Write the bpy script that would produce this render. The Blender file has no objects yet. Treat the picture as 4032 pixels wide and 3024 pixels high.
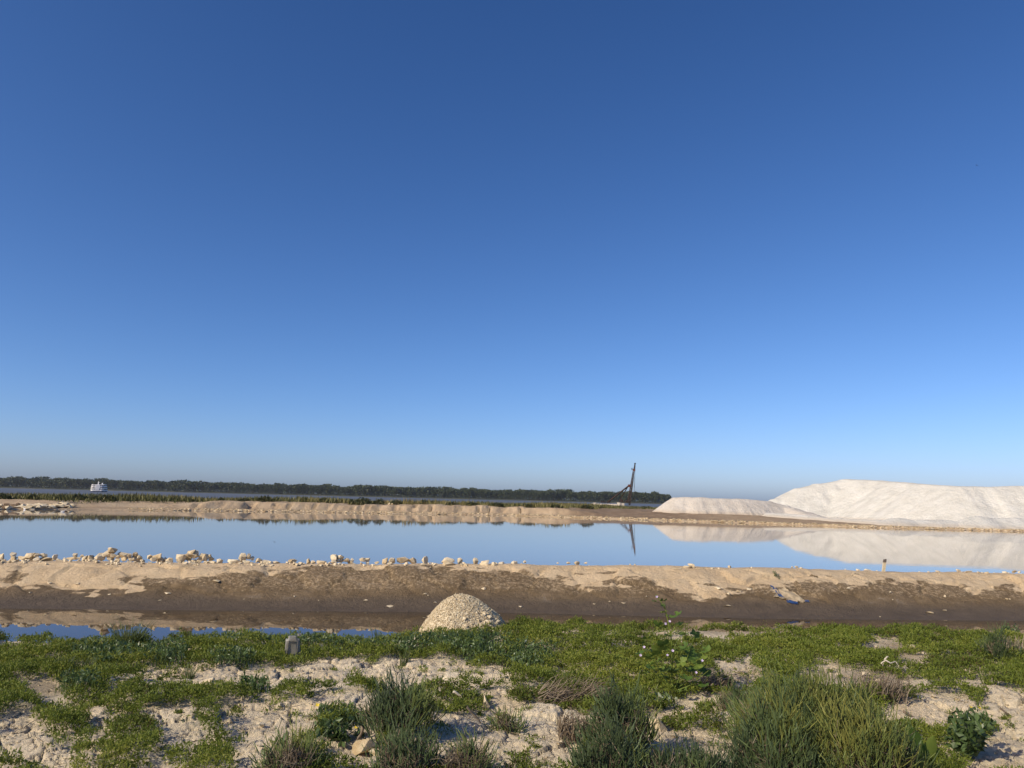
import bpy, math, random
import numpy as np
from mathutils import Matrix, Vector

random.seed(7)
rng = np.random.default_rng(7)
SC = bpy.context.scene
COL = SC.collection
PI = math.pi

# ------------------------------------------------------------------ camera
F_PX = 3032.0                      # focal length in photo pixels (4032 wide)
PITCH, ROLL, CAM_Z = math.radians(8.42), math.radians(1.386), 1.6
cam_d = bpy.data.cameras.new('camera')
cam_d.sensor_width = 36.0
cam_d.lens = F_PX / 4032.0 * 36.0
cam_d.clip_start = 0.1
cam_d.clip_end = 20000
cam = bpy.data.objects.new('camera', cam_d)
COL.objects.link(cam)
CR = Matrix.Rotation(PI / 2 + PITCH, 3, 'X') @ Matrix.Rotation(ROLL, 3, 'Z')
cam.matrix_world = Matrix.Translation((0, 0, CAM_Z)) @ CR.to_4x4()
SC.camera = cam

# ------------------------------------------------------------------ light
SUN_EL = math.radians(33)
SUN_AZ = math.atan2(-0.81, -0.58)  # clockwise from +Y: left, behind the camera
world = bpy.data.worlds.new('World')
SC.world = world
world.use_nodes = True
wn, wl = world.node_tree.nodes, world.node_tree.links
wn.clear()
w_out = wn.new('ShaderNodeOutputWorld')
w_bg = wn.new('ShaderNodeBackground')
w_sky = wn.new('ShaderNodeTexSky')
w_sky.sky_type = 'NISHITA'
w_sky.sun_disc = False
w_sky.sun_elevation = SUN_EL
w_sky.sun_rotation = SUN_AZ
w_sky.altitude = 0
w_sky.air_density = 0.65
w_sky.dust_density = 1.0
w_sky.ozone_density = 7.0
# the sky's colours through one fixed contrast curve per channel, like a camera's
w_sep, w_com = wn.new('ShaderNodeSeparateColor'), wn.new('ShaderNodeCombineColor')
wl.new(w_sky.outputs[0], w_sep.inputs[0])
SKY_S = 0.12
for k, (ref, val, gam) in enumerate(((0.3082, 0.3813, 1.42), (0.5151, 0.580, 1.19), (0.2852, 0.303, 1.05))):
    n1, n2, n3 = (wn.new('ShaderNodeMath') for _ in range(3))
    n1.operation, n2.operation, n3.operation = 'MINIMUM', 'POWER', 'MULTIPLY'
    n1.inputs[1].default_value = 1.2 / 0.136
    n2.inputs[1].default_value = gam
    n3.inputs[1].default_value = val * (0.136 / ref) ** gam / SKY_S
    wl.new(w_sep.outputs[k], n1.inputs[0]); wl.new(n1.outputs[0], n2.inputs[0])
    wl.new(n2.outputs[0], n3.inputs[0]); wl.new(n3.outputs[0], w_com.inputs[k])
w_bg.inputs['Strength'].default_value = SKY_S
wl.new(w_com.outputs[0], w_bg.inputs['Color'])
wl.new(w_bg.outputs[0], w_out.inputs[0])
sun_d = bpy.data.lights.new('sun', 'SUN')
sun_d.energy = 4.3
sun_d.angle = math.radians(0.55)
sun_d.color = (1.0, 0.90, 0.715)
sun = bpy.data.objects.new('sun', sun_d)
COL.objects.link(sun)
SUN_DIR = Vector((math.sin(SUN_AZ) * math.cos(SUN_EL), math.cos(SUN_AZ) * math.cos(SUN_EL), math.sin(SUN_EL)))
sun.rotation_euler = SUN_DIR.to_track_quat('Z', 'Y').to_euler()
sun.location = (-20, -10, 20)
vs = SC.view_settings
vs.view_transform = 'Standard'
vs.look = 'None'
vs.exposure = 0.0
vs.gamma = 1.0

# ------------------------------------------------------------------ measuring helpers
CRn = np.array(CR)


def ray(px, py):
    d = CRn @ np.array([(px - 2016) / F_PX, -(py - 1512) / F_PX, -1.0])
    return d / d[1]                # per metre forward


def at_y(px, py, Y):
    d = ray(px, py)
    return np.array([d[0] * Y, Y, CAM_Z + d[2] * Y])


def at_z(px, py, z):
    d = ray(px, py)
    return at_y(px, py, (z - CAM_Z) / d[2])


def proj(x, y, z):
    p = np.stack([np.asarray(x, float), np.asarray(y, float), np.asarray(z, float) - CAM_Z], -1) @ CRn
    dd = np.maximum(-p[..., 2], 1e-3)
    return 2016 + F_PX * p[..., 0] / dd, 1512 - F_PX * p[..., 1] / dd


# ------------------------------------------------------------------ noise
def _h(ix, iy, s):
    n = (ix.astype(np.int64) * 374761393 + iy.astype(np.int64) * 668265263 + s * 1442695041) & 0xffffffff
    n = ((n ^ (n >> 13)) * 1274126177) & 0xffffffff
    n = ((n ^ (n >> 16)) * 2246822519) & 0xffffffff
    return ((n ^ (n >> 15)) & 0xffffff) / float(0xffffff)


def noise(x, y, s=0):
    x = np.asarray(x, float); y = np.asarray(y, float)
    ix, iy = np.floor(x), np.floor(y)
    fx, fy = x - ix, y - iy
    ux, uy = fx * fx * (3 - 2 * fx), fy * fy * (3 - 2 * fy)
    a, b = _h(ix, iy, s), _h(ix + 1, iy, s)
    c, d = _h(ix, iy + 1, s), _h(ix + 1, iy + 1, s)
    return (a * (1 - ux) + b * ux) * (1 - uy) + (c * (1 - ux) + d * ux) * uy * 1.0


def fbm(x, y, o=4, s=0, g=0.5):
    t, a, n = 0.0, 1.0, 0.0
    for i in range(o):
        t = t + a * noise(x * 2 ** i + 17.3 * i, y * 2 ** i - 9.1 * i, s + i)
        n += a
        a *= g
    return t / n                   # 0..1


def voro(x, y, s=0, jit=0.9):
    ix, iy = np.floor(x), np.floor(y)
    f1 = np.full(np.shape(x), 9.0); f2 = f1.copy(); cid = np.zeros(np.shape(x))
    for dx in (-1, 0, 1):
        for dy in (-1, 0, 1):
            cx, cy = ix + dx, iy + dy
            qx = cx + 0.5 + jit * (_h(cx, cy, s) - 0.5)
            qy = cy + 0.5 + jit * (_h(cx, cy, s + 5) - 0.5)
            d = np.hypot(qx - x, qy - y)
            c = _h(cx, cy, s + 11)
            near = d < f1
            f2 = np.where(near, f1, np.minimum(f2, d))
            cid = np.where(near, c, cid)
            f1 = np.where(near, d, f1)
    return f1, f2, cid


def sstep(a, b, x):
    t = np.clip((np.asarray(x, float) - a) / (b - a), 0, 1)
    return t * t * (3 - 2 * t)


# ------------------------------------------------------------------ mesh helpers
class Geo:
    """Collects vertices, quads and triangles; build() makes ONE mesh object."""

    def __init__(self):
        self.v, self.q, self.t, self.a, self.n = [], [], [], [], 0

    def add(self, v, q=None, t=None, a=None):
        v = np.asarray(v, float).reshape(-1, 3)
        if q is not None and len(q):
            self.q.append(np.asarray(q, np.int64).reshape(-1, 4) + self.n)
        if t is not None and len(t):
            self.t.append(np.asarray(t, np.int64).reshape(-1, 3) + self.n)
        self.v.append(v)
        if a is None:
            a = 0.5
        self.a.append(np.broadcast_to(np.asarray(a, float), (len(v),)) if np.ndim(a) == 0 else np.asarray(a, float))
        self.n += len(v)
        return self

    def mesh(self, name, mat, smooth=False):
        me = bpy.data.meshes.new(name)
        v = np.concatenate(self.v)
        me.vertices.add(len(v))
        me.vertices.foreach_set('co', v.astype(np.float32).ravel())
        parts, starts, tot, off = [], [], [], 0
        for arr, k in ((self.q, 4), (self.t, 3)):
            if arr:
                f = np.concatenate(arr)
                parts.append(f.ravel())
                starts.append(off + np.arange(len(f)) * k)
                tot.append(np.full(len(f), k))
                off += f.size
        idx = np.concatenate(parts)
        me.loops.add(len(idx))
        me.loops.foreach_set('vertex_index', idx.astype(np.int32))
        st = np.concatenate(starts)
        me.polygons.add(len(st))
        me.polygons.foreach_set('loop_start', st.astype(np.int32))
        try:
            me.polygons.foreach_set('loop_total', np.concatenate(tot).astype(np.int32))
        except Exception:
            pass
        me.polygons.foreach_set('use_smooth', np.full(len(st), smooth))
        at = me.attributes.new('tint', 'FLOAT', 'POINT')
        at.data.foreach_set('value', np.concatenate(self.a).astype(np.float32))
        me.update(calc_edges=True)
        me.validate()
        me.materials.append(mat)
        return me

    def build(self, name, mat, parent=None, smooth=False, loc=None):
        return link(name, self.mesh(name, mat, smooth), parent, loc)


def link(name, me, parent=None, loc=None):
    o = bpy.data.objects.new(name, me)
    COL.objects.link(o)
    if parent:
        o.parent = parent
    if loc is not None:
        o.location = loc
    return o


def tag(o, label=None, cat=None, group=None, kind=None):
    if label: o['label'] = label
    if cat: o['category'] = cat
    if group: o['group'] = group
    if kind: o['kind'] = kind
    return o


def empty(name, loc, rz=0.0):
    o = bpy.data.objects.new(name, None)
    o.empty_display_size = 0.2
    COL.objects.link(o)
    o.location = loc
    o.rotation_euler[2] = rz
    return o


def grid_quads(nr, nc):
    i = np.arange(nr - 1)[:, None] * nc + np.arange(nc - 1)[None]
    return np.stack([i, i + 1, i + nc + 1, i + nc], -1).reshape(-1, 4)


def leaves(g, P, D, W, L, w, a, bend=0.0):
    """Pointed leaves: P base, D direction, W side vector, L length, w width."""
    L = np.asarray(L)[:, None]; w = np.asarray(w)[:, None]
    N = np.cross(W, D)
    mid = P + D * L * 0.5 + N * L * bend
    tip = P + D * L
    v = np.stack([P, mid + W * w / 2, tip, mid - W * w / 2], 1).reshape(-1, 3)
    n = len(P)
    q = np.arange(n * 4).reshape(n, 4)
    g.add(v, q=q, a=np.repeat(a, 4))


def unit(v):
    return v / np.maximum(np.linalg.norm(v, axis=-1, keepdims=True), 1e-9)


def rand_side(D):
    r = rng.normal(size=D.shape)
    return unit(np.cross(D, r))


def tubes(g, paths, radii, a, sides=3):
    """paths N,k,3; radii N,k or k."""
    paths = np.asarray(paths, float)
    N, k, _ = paths.shape
    radii = np.broadcast_to(np.asarray(radii, float), (N, k))
    D = unit(paths[:, -1] - paths[:, 0] + 1e-6)
    ref = np.where(np.abs(D[:, 2:3]) > 0.9, np.array([[1.0, 0, 0]]), np.array([[0, 0, 1.0]]))
    U = unit(np.cross(D, ref)); V = np.cross(D, U)
    ang = np.arange(sides) / sides * 2 * PI
    ring = U[:, None] * np.cos(ang)[None, :, None] + V[:, None] * np.sin(ang)[None, :, None]
    v = paths[:, :, None] + ring[:, None] * radii[:, :, None, None]
    base = np.arange(N)[:, None, None] * k * sides
    j = np.arange(k - 1)[None, :, None] * sides
    s = np.arange(sides)[None, None]
    s2 = (s + 1) % sides
    q = np.stack([base + j + s, base + j + s2, base + j + sides + s2, base + j + sides + s], -1).reshape(-1, 4)
    a = np.broadcast_to(np.asarray(a, float), (N,))
    g.add(v.reshape(-1, 3), q=q, a=np.repeat(a, k * sides))


def box(g, x0, x1, y0, y1, z0, z1, a=0.5):
    v = [(x, y, z) for z in (z0, z1) for y in (y0, y1) for x in (x0, x1)]
    g.add(v, q=[(0, 2, 3, 1), (4, 5, 7, 6), (0, 1, 5, 4), (2, 6, 7, 3), (0, 4, 6, 2), (1, 3, 7, 5)], a=a)


def bar(g, p0, p1, w, a=0.5, w2=None):
    """square bar from p0 to p1"""
    tubes(g, np.array([[p0, p1]], float), np.array([[w, w if w2 is None else w2]]) * 0.707, a, sides=4)


ICO = None


def ico(sub):
    import bmesh
    bm = bmesh.new()
    bmesh.ops.create_icosphere(bm, subdivisions=sub, radius=1)
    v = np.array([p.co[:] for p in bm.verts]); t = np.array([[x.index for x in f.verts] for f in bm.faces])
    bm.free()
    return v, t


ICO1, ICO2, ICO3 = ico(1), ico(2), ico(3)


def rock_shape(seed, sub=None, rough=0.35):
    """An angular broken stone of unit half-size: the hull of a few scattered points."""
    import bmesh
    r = np.random.default_rng(seed)
    n = 15 if sub is ICO2 or sub is None else 9
    p = unit(r.normal(size=(n, 3))) * r.uniform(0.72, 1.0, (n, 1))
    bm = bmesh.new()
    for q in p:
        bm.verts.new(q)
    res = bmesh.ops.convex_hull(bm, input=bm.verts)
    junk = [v for v in bm.verts if not v.link_faces]
    if junk:
        bmesh.ops.delete(bm, geom=junk, context='VERTS')
    bmesh.ops.triangulate(bm, faces=bm.faces)
    bm.verts.index_update()
    v = np.array([x.co[:] for x in bm.verts]); t = np.array([[x.index for x in f.verts] for f in bm.faces])
    bm.free()
    v = v - (v.max(0) + v.min(0)) / 2
    return v / np.abs(v).max(0)[None], t


# ------------------------------------------------------------------ materials
def new_mat(name):
    m = bpy.data.materials.new(name)
    m.use_nodes = True
    nt = m.node_tree
    return m, nt, nt.nodes, nt.links, nt.nodes['Principled BSDF']


def n_noise(nt, scale, detail=4, rough=0.55, vec=None, w=None):
    n = nt.nodes.new('ShaderNodeTexNoise')
    n.inputs['Scale'].default_value = scale
    n.inputs['Detail'].default_value = detail
    n.inputs['Roughness'].default_value = rough
    if vec is not None:
        nt.links.new(vec, n.inputs['Vector'])
    return n.outputs['Fac']


def n_ramp(nt, fac, stops, interp='LINEAR'):
    r = nt.nodes.new('ShaderNodeValToRGB')
    r.color_ramp.interpolation = interp
    el = r.color_ramp.elements
    while len(el) < len(stops):
        el.new(0.5)
    for e, (p, c) in zip(el, stops):
        e.position = p
        e.color = (*c, 1) if len(c) == 3 else c
    nt.links.new(fac, r.inputs[0])
    return r.outputs[0]


def n_mix(nt, fac, a, b, mode='MIX'):
    n = nt.nodes.new('ShaderNodeMix')
    n.data_type = 'RGBA'
    n.blend_type = mode
    for k, s in ((0, fac), (6, a), (7, b)):
        if hasattr(s, 'is_linked') or isinstance(s, bpy.types.NodeSocket):
            nt.links.new(s, n.inputs[k])
        else:
            n.inputs[k].default_value = s if k == 0 else (*s, 1)
    return n.outputs[2]


def n_math(nt, op, a, b=0.0, clamp=False):
    n = nt.nodes.new('ShaderNodeMath')
    n.operation = op
    n.use_clamp = clamp
    for k, s in ((0, a), (1, b)):
        if isinstance(s, bpy.types.NodeSocket):
            nt.links.new(s, n.inputs[k])
        else:
            n.inputs[k].default_value = s
    return n.outputs[0]


def n_attr(nt, name='tint'):
    n = nt.nodes.new('ShaderNodeAttribute')
    n.attribute_name = name
    return n.outputs['Fac']


def n_coord(nt, which='Object', scale=None):
    c = nt.nodes.new('ShaderNodeTexCoord').outputs[which]
    if scale:
        m = nt.nodes.new('ShaderNodeMapping')
        m.inputs['Scale'].default_value = scale
        nt.links.new(c, m.inputs[0])
        return m.outputs[0]
    return c


def n_bump(nt, bsdf, h, strength=0.5, dist=0.02):
    b = nt.nodes.new('ShaderNodeBump')
    b.inputs['Strength'].default_value = strength
    b.inputs['Distance'].default_value = dist
    nt.links.new(h, b.inputs['Height'])
    nt.links.new(b.outputs[0], bsdf.inputs['Normal'])


def surf(name, stops, scale=4.0, rough=0.9, bump=0.3, dist=0.02, bscale=None, spec=0.3, detail=5, metal=0.0, world=False):
    m, nt, N, L, b = new_mat(name)
    c = n_coord(nt)
    if world:
        c = nt.nodes.new('ShaderNodeNewGeometry').outputs['Position']
    f = n_noise(nt, scale, detail, 0.6, c)
    L.new(n_ramp(nt, f, stops), b.inputs['Base Color'])
    b.inputs['Roughness'].default_value = rough
    b.inputs['Specular IOR Level'].default_value = spec
    b.inputs['Metallic'].default_value = metal
    if bump:
        n_bump(nt, b, n_noise(nt, bscale or scale * 4, 5, 0.65, c), bump, dist)
    return m


def leaf_mat(name, stops, rough=0.55, trans=0.25, spec=0.35, nscale=1.5):
    """foliage: tint attribute runs through a colour ramp, with patchy variation"""
    m, nt, N, L, b = new_mat(name)
    t = n_attr(nt)
    nz = n_noise(nt, nscale, 3, 0.6, nt.nodes.new('ShaderNodeNewGeometry').outputs['Position'])
    f = n_math(nt, 'ADD', t, n_math(nt, 'MULTIPLY', n_math(nt, 'SUBTRACT', nz, 0.5), 0.7), True)
    col = n_ramp(nt, f, stops)
    L.new(col, b.inputs['Base Color'])
    b.inputs['Roughness'].default_value = rough
    b.inputs['Specular IOR Level'].default_value = spec
    tr = N.new('ShaderNodeBsdfTranslucent')
    L.new(col, tr.inputs['Color'])
    mx = N.new('ShaderNodeMixShader')
    mx.inputs[0].default_value = trans
    L.new(b.outputs[0], mx.inputs[1]); L.new(tr.outputs[0], mx.inputs[2])
    L.new(mx.outputs[0], N['Material Output'].inputs[0])
    return m


M = {}
# bare pale clay in front
m, nt, N, L, b = new_mat('pale_clay')
c = N.new('ShaderNodeNewGeometry').outputs['Position']
base = n_ramp(nt, n_noise(nt, 1.3, 6, 0.65, c), [(0.25, (0.60, 0.49, 0.33)), (0.5, (0.74, 0.63, 0.45)), (0.75, (0.79, 0.70, 0.53))])
fine = n_ramp(nt, n_noise(nt, 48, 6, 0.8, c), [(0.30, (0.66, 0.63, 0.58)), (0.44, (1.0, 0.99, 0.97)), (0.7, (1.13, 1.12, 1.10))])
col = n_mix(nt, 1.0, base, fine, 'MULTIPLY')
col = n_mix(nt, n_attr(nt), col, (0.30, 0.235, 0.155))          # damp flat tracks
L.new(col, b.inputs['Base Color'])
b.inputs['Roughness'].default_value = 0.95
b.inputs['Specular IOR Level'].default_value = 0.15
hh = n_math(nt, 'ADD', n_noise(nt, 60, 6, 0.8, c), n_math(nt, 'MULTIPLY', n_noise(nt, 16, 5, 0.7, c), 1.4))
n_bump(nt, b, hh, 1.0, 0.02)
M['clay'] = m

# the mud berm: dry crust (tint 1) down to wet dark mud (tint 0)
m, nt, N, L, b = new_mat('berm_mud')
c = N.new('ShaderNodeNewGeometry').outputs['Position']
t = n_attr(nt)
dry = n_ramp(nt, n_noise(nt, 2.2, 6, 0.65, c), [(0.25, (0.50, 0.37, 0.22)), (0.5, (0.61, 0.47, 0.295)), (0.8, (0.69, 0.55, 0.36))])
wet = n_ramp(nt, n_noise(nt, 1.6, 6, 0.7, c), [(0.28, (0.115, 0.080, 0.045)), (0.48, (0.165, 0.118, 0.066)), (0.62, (0.225, 0.165, 0.098)), (0.70, (0.30, 0.245, 0.175)), (0.8, (0.38, 0.33, 0.26))])
deep = n_ramp(nt, n_noise(nt, 3.0, 4, 0.6, c), [(0.3, (0.100, 0.077, 0.052)), (0.7, (0.140, 0.107, 0.072))])
k1 = n_ramp(nt, t, [(0.22, (0, 0, 0)), (0.50, (1, 1, 1))])
k2 = n_ramp(nt, n_math(nt, 'ADD', t, n_math(nt, 'MULTIPLY', n_math(nt, 'SUBTRACT', n_noise(nt, 14, 5, 0.7, c), 0.5), 0.5)), [(0.60, (0, 0, 0)), (0.78, (1, 1, 1))])
col = n_mix(nt, k2, n_mix(nt, k1, deep, wet), dry)
L.new(col, b.inputs['Base Color'])
L.new(n_ramp(nt, t, [(0.0, (0.55, 0.55, 0.55)), (0.6, (0.9, 0.9, 0.9))]), b.inputs['Roughness'])
b.inputs['Specular IOR Level'].default_value = 0.2
n_bump(nt, b, n_noise(nt, 9, 8, 0.75, c), 1.0, 0.07)
M['berm'] = m

# far bank: tan mud with paler crust, brown spoil (tint 1) and salt streaks
m, nt, N, L, b = new_mat('far_bank_mud')
c = N.new('ShaderNodeNewGeometry').outputs['Position']
t = n_attr(nt)
tan = n_ramp(nt, n_noise(nt, 0.5, 6, 0.65, c), [(0.3, (0.38, 0.28, 0.175)), (0.55, (0.47, 0.36, 0.235)), (0.8, (0.54, 0.43, 0.29))])
brn = n_ramp(nt, n_noise(nt, 0.7, 6, 0.7, c), [(0.3, (0.17, 0.12, 0.075)), (0.55, (0.25, 0.18, 0.115)), (0.68, (0.36, 0.28, 0.19)), (0.76, (0.62, 0.56, 0.47))])
L.new(n_mix(nt, t, tan, brn), b.inputs['Base Color'])
b.inputs['Roughness'].default_value = 0.95
b.inputs['Specular IOR Level'].default_value = 0.15
n_bump(nt, b, n_noise(nt, 2.2, 6, 0.7, c), 0.6, 0.25)
M['farbank'] = m

M['base_ground'] = surf('base_ground', [(0.3, (0.12, 0.10, 0.06)), (0.7, (0.2, 0.17, 0.11))], 0.05, bump=0, world=True)
M['far_land'] = surf('far_land', [(0.3, (0.045, 0.055, 0.03)), (0.55, (0.075, 0.08, 0.042)), (0.8, (0.14, 0.125, 0.08))], 0.02, bump=0, world=True)


def water(name, col, rough, bscale, bstr, bdist, stretch=(1, 1, 1), ior=1.33):
    m, nt, N, L, b = new_mat(name)
    b.inputs['Base Color'].default_value = (*col, 1)
    b.inputs['Roughness'].default_value = rough
    b.inputs['IOR'].default_value = ior
    c = n_coord(nt, 'Object', stretch)
    if bstr:
        n_bump(nt, b, n_noise(nt, bscale, 3, 0.5, c), bstr, bdist)
    return m


M['pond'] = water('pond_brine', (0.20, 0.17, 0.13), 0.03, 1.2, 0.12, 0.010, (0.35, 1, 1), 1.38)
M['channel'] = water('channel_brine', (0.060, 0.045, 0.030), 0.015, 3.0, 0.05, 0.004, (0.5, 1, 1))
M['river'] = water('river_ripple', (0.105, 0.10, 0.085), 0.42, 0.5, 1.0, 0.35, (0.3, 1, 1))


def salt(name, stops, dirt):
    m, nt, N, L, b = new_mat(name)
    c = N.new('ShaderNodeNewGeometry').outputs['Position']
    base = n_ramp(nt, n_noise(nt, 0.55, 6, 0.6, c), stops)
    t = n_attr(nt)
    L.new(n_mix(nt, t, base, dirt), b.inputs['Base Color'])
    b.inputs['Roughness'].default_value = 0.9
    b.inputs['Specular IOR Level'].default_value = 0.2
    n_bump(nt, b, n_noise(nt, 1.6, 7, 0.72, c), 0.8, 0.3)
    return m


M['salt_white'] = salt('white_salt', [(0.3, (0.56, 0.545, 0.48)), (0.55, (0.655, 0.64, 0.57)), (0.8, (0.715, 0.70, 0.64))], (0.55, 0.47, 0.36))
M['salt_pink'] = salt('dusty_salt', [(0.3, (0.50, 0.455, 0.385)), (0.55, (0.60, 0.555, 0.48)), (0.8, (0.68, 0.635, 0.56))], (0.48, 0.40, 0.30))


def stone_mat(name, stops):
    m, nt, N, L, b = new_mat(name)
    oi = N.new('ShaderNodeObjectInfo')
    c = N.new('ShaderNodeNewGeometry').outputs['Position']
    f = n_math(nt, 'ADD', n_noise(nt, 7, 5, 0.65, c), n_math(nt, 'MULTIPLY', n_math(nt, 'SUBTRACT', oi.outputs['Random'], 0.5), 0.30))
    L.new(n_ramp(nt, f, stops), b.inputs['Base Color'])
    b.inputs['Roughness'].default_value = 0.9
    b.inputs['Specular IOR Level'].default_value = 0.2
    n_bump(nt, b, n_noise(nt, 22, 5, 0.7, c), 0.7, 0.03)
    return m


M['stone'] = stone_mat('pale_limestone', [(0.2, (0.38, 0.28, 0.155)), (0.42, (0.56, 0.46, 0.295)), (0.62, (0.68, 0.585, 0.41)), (0.82, (0.76, 0.69, 0.53))])
M['stone_dark'] = stone_mat('brown_stone', [(0.3, (0.10, 0.07, 0.045)), (0.7, (0.24, 0.17, 0.11))])
M['stone_far'] = stone_mat('tan_edging_stone', [(0.2, (0.36, 0.27, 0.15)), (0.45, (0.58, 0.47, 0.30)), (0.65, (0.68, 0.58, 0.41)), (0.85, (0.75, 0.67, 0.51))])
M['gravel'] = surf('shell_gravel', [(0.34, (0.22, 0.16, 0.09)), (0.46, (0.52, 0.43, 0.28)), (0.58, (0.68, 0.60, 0.43)), (0.7, (0.80, 0.74, 0.59))], 55, bump=0.4, dist=0.01, world=True)
M['mat'] = leaf_mat('succulent_mat', [(0.0, (0.14, 0.105, 0.035)), (0.10, (0.085, 0.100, 0.020)), (0.35, (0.130, 0.175, 0.024)), (0.65, (0.185, 0.230, 0.030)), (1.0, (0.275, 0.290, 0.055))], trans=0.35, nscale=1.8)
M['glass'] = leaf_mat('glasswort_green', [(0.0, (0.060, 0.088, 0.042)), (0.45, (0.108, 0.155, 0.060)), (0.75, (0.165, 0.205, 0.055)), (1.0, (0.235, 0.240, 0.060))], trans=0.2, nscale=2.5)
M['orache'] = leaf_mat('leafy_green', [(0.0, (0.055, 0.088, 0.026)), (0.5, (0.100, 0.155, 0.048)), (0.85, (0.165, 0.225, 0.09)), (1.0, (0.38, 0.43, 0.31))], rough=0.42, spec=0.5, nscale=3)
M['mallow'] = leaf_mat('mallow_leaf_green', [(0.0, (0.055, 0.10, 0.02)), (0.5, (0.095, 0.165, 0.03)), (1.0, (0.22, 0.27, 0.045))], trans=0.3, nscale=6)
M['grass'] = leaf_mat('grass_blade', [(0.0, (0.04, 0.065, 0.02)), (0.5, (0.085, 0.125, 0.035)), (1.0, (0.24, 0.23, 0.10))], nscale=3)
M['marsh'] = leaf_mat('marsh_grass_blades', [(0.0, (0.060, 0.070, 0.020)), (0.5, (0.125, 0.125, 0.036)), (1.0, (0.26, 0.20, 0.085))], trans=0.15, nscale=0.12)
M['scrub'] = leaf_mat('scrub_leaf', [(0.0, (0.020, 0.032, 0.010)), (0.5, (0.042, 0.060, 0.016)), (1.0, (0.095, 0.085, 0.030))], trans=0.12, nscale=0.5)
M['pine'] = leaf_mat('pine_needles', [(0.0, (0.022, 0.034, 0.014)), (0.5, (0.050, 0.070, 0.026)), (1.0, (0.090, 0.108, 0.042))], trans=0.08, nscale=0.08)
M['bark'] = surf('bark', [(0.3, (0.07, 0.05, 0.035)), (0.7, (0.16, 0.12, 0.085))], 3, bump=0)
M['twig'] = leaf_mat('dry_twig', [(0.0, (0.075, 0.055, 0.035)), (0.5, (0.17, 0.13, 0.085)), (1.0, (0.33, 0.27, 0.19))], trans=0.0)
M['bleached'] = surf('bleached_wood', [(0.3, (0.44, 0.39, 0.30)), (0.7, (0.66, 0.60, 0.49))], 30, bump=0.5, dist=0.01)
M['drywood'] = surf('weathered_wood', [(0.3, (0.13, 0.10, 0.07)), (0.7, (0.28, 0.22, 0.16))], 25, bump=0.5, dist=0.005)
M['yellow'] = surf('yellow_petal', [(0.3, (0.72, 0.52, 0.02)), (0.7, (0.80, 0.64, 0.04))], 30, rough=0.6, bump=0)
M['lilac'] = surf('lilac_petal', [(0.3, (0.50, 0.38, 0.62)), (0.7, (0.68, 0.58, 0.76))], 60, rough=0.6, bump=0)
M['rust'] = surf('rusted_steel', [(0.25, (0.020, 0.014, 0.012)), (0.5, (0.042, 0.025, 0.018)), (0.75, (0.075, 0.038, 0.024))], 1.6, rough=0.8, bump=0.3, dist=0.02)
M['dark_steel'] = surf('dark_steel', [(0.3, (0.022, 0.018, 0.017)), (0.7, (0.05, 0.038, 0.032))], 2.0, rough=0.7, bump=0)
M['red_rust'] = surf('red_rust', [(0.3, (0.085, 0.032, 0.020)), (0.7, (0.14, 0.050, 0.030))], 2.0, rough=0.8, bump=0)
M['concrete'] = surf('pale_concrete', [(0.3, (0.42, 0.38, 0.31)), (0.7, (0.66, 0.61, 0.52))], 0.9, bump=0.3, dist=0.05)
M['boat_white'] = surf('white_boat_paint', [(0.3, (0.78, 0.78, 0.77)), (0.7, (0.84, 0.84, 0.83))], 0.6, rough=0.4, bump=0)
M['boat_navy'] = surf('navy_hull_paint', [(0.3, (0.02, 0.03, 0.07)), (0.7, (0.03, 0.045, 0.10))], 0.6, rough=0.4, bump=0)
M['boat_glass'] = surf('boat_window', [(0.3, (0.03, 0.035, 0.045)), (0.7, (0.05, 0.06, 0.07))], 0.6, rough=0.12, bump=0, spec=0.6)
M['boat_gap'] = surf('boat_gap_shade', [(0.3, (0.10, 0.07, 0.05)), (0.7, (0.16, 0.11, 0.08))], 1, bump=0)  # dark brown that paints in the shade of the gaps between decks
M['feather_white'] = surf('white_feather', [(0.3, (0.74, 0.74, 0.73)), (0.7, (0.82, 0.82, 0.81))], 20, bump=0)
M['feather_dark'] = surf('dark_feather', [(0.3, (0.02, 0.02, 0.022)), (0.7, (0.045, 0.04, 0.04))], 20, bump=0)
M['paper'] = surf('cream_paper_sack', [(0.3, (0.34, 0.26, 0.16)), (0.7, (0.50, 0.41, 0.27))], 8, bump=0.4, dist=0.02)
M['blue_film'] = surf('blue_plastic_film', [(0.3, (0.02, 0.05, 0.15)), (0.7, (0.045, 0.10, 0.25))], 8, rough=0.4, bump=0.3, dist=0.01)
M['stake'] = surf('pale_stake_wood', [(0.3, (0.48, 0.41, 0.27)), (0.7, (0.62, 0.55, 0.38))], 20, bump=0.4, dist=0.004)
M['stake_top'] = surf('dark_stake_end', [(0.3, (0.10, 0.085, 0.07)), (0.7, (0.18, 0.15, 0.12))], 30, bump=0.4, dist=0.004)
m, nt, N, L, b = new_mat('clouded_plastic')
c = n_coord(nt)
L.new(n_ramp(nt, n_noise(nt, 9, 4, 0.6, c), [(0.3, (0.20, 0.18, 0.13)), (0.55, (0.30, 0.30, 0.28)), (0.8, (0.42, 0.42, 0.42))]), b.inputs['Base Color'])
b.inputs['Roughness'].default_value = 0.38
tr = N.new('ShaderNodeBsdfTranslucent')
tr.inputs[0].default_value = (0.55, 0.54, 0.48, 1)
mx = N.new('ShaderNodeMixShader'); mx.inputs[0].default_value = 0.3
L.new(b.outputs[0], mx.inputs[1]); L.new(tr.outputs[0], mx.inputs[2]); L.new(mx.outputs[0], N['Material Output'].inputs[0])
M['plastic'] = m

# ------------------------------------------------------------------ levels
Z_CH, Z_POND, Z_RIV = -0.90, -0.50, -1.40


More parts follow.
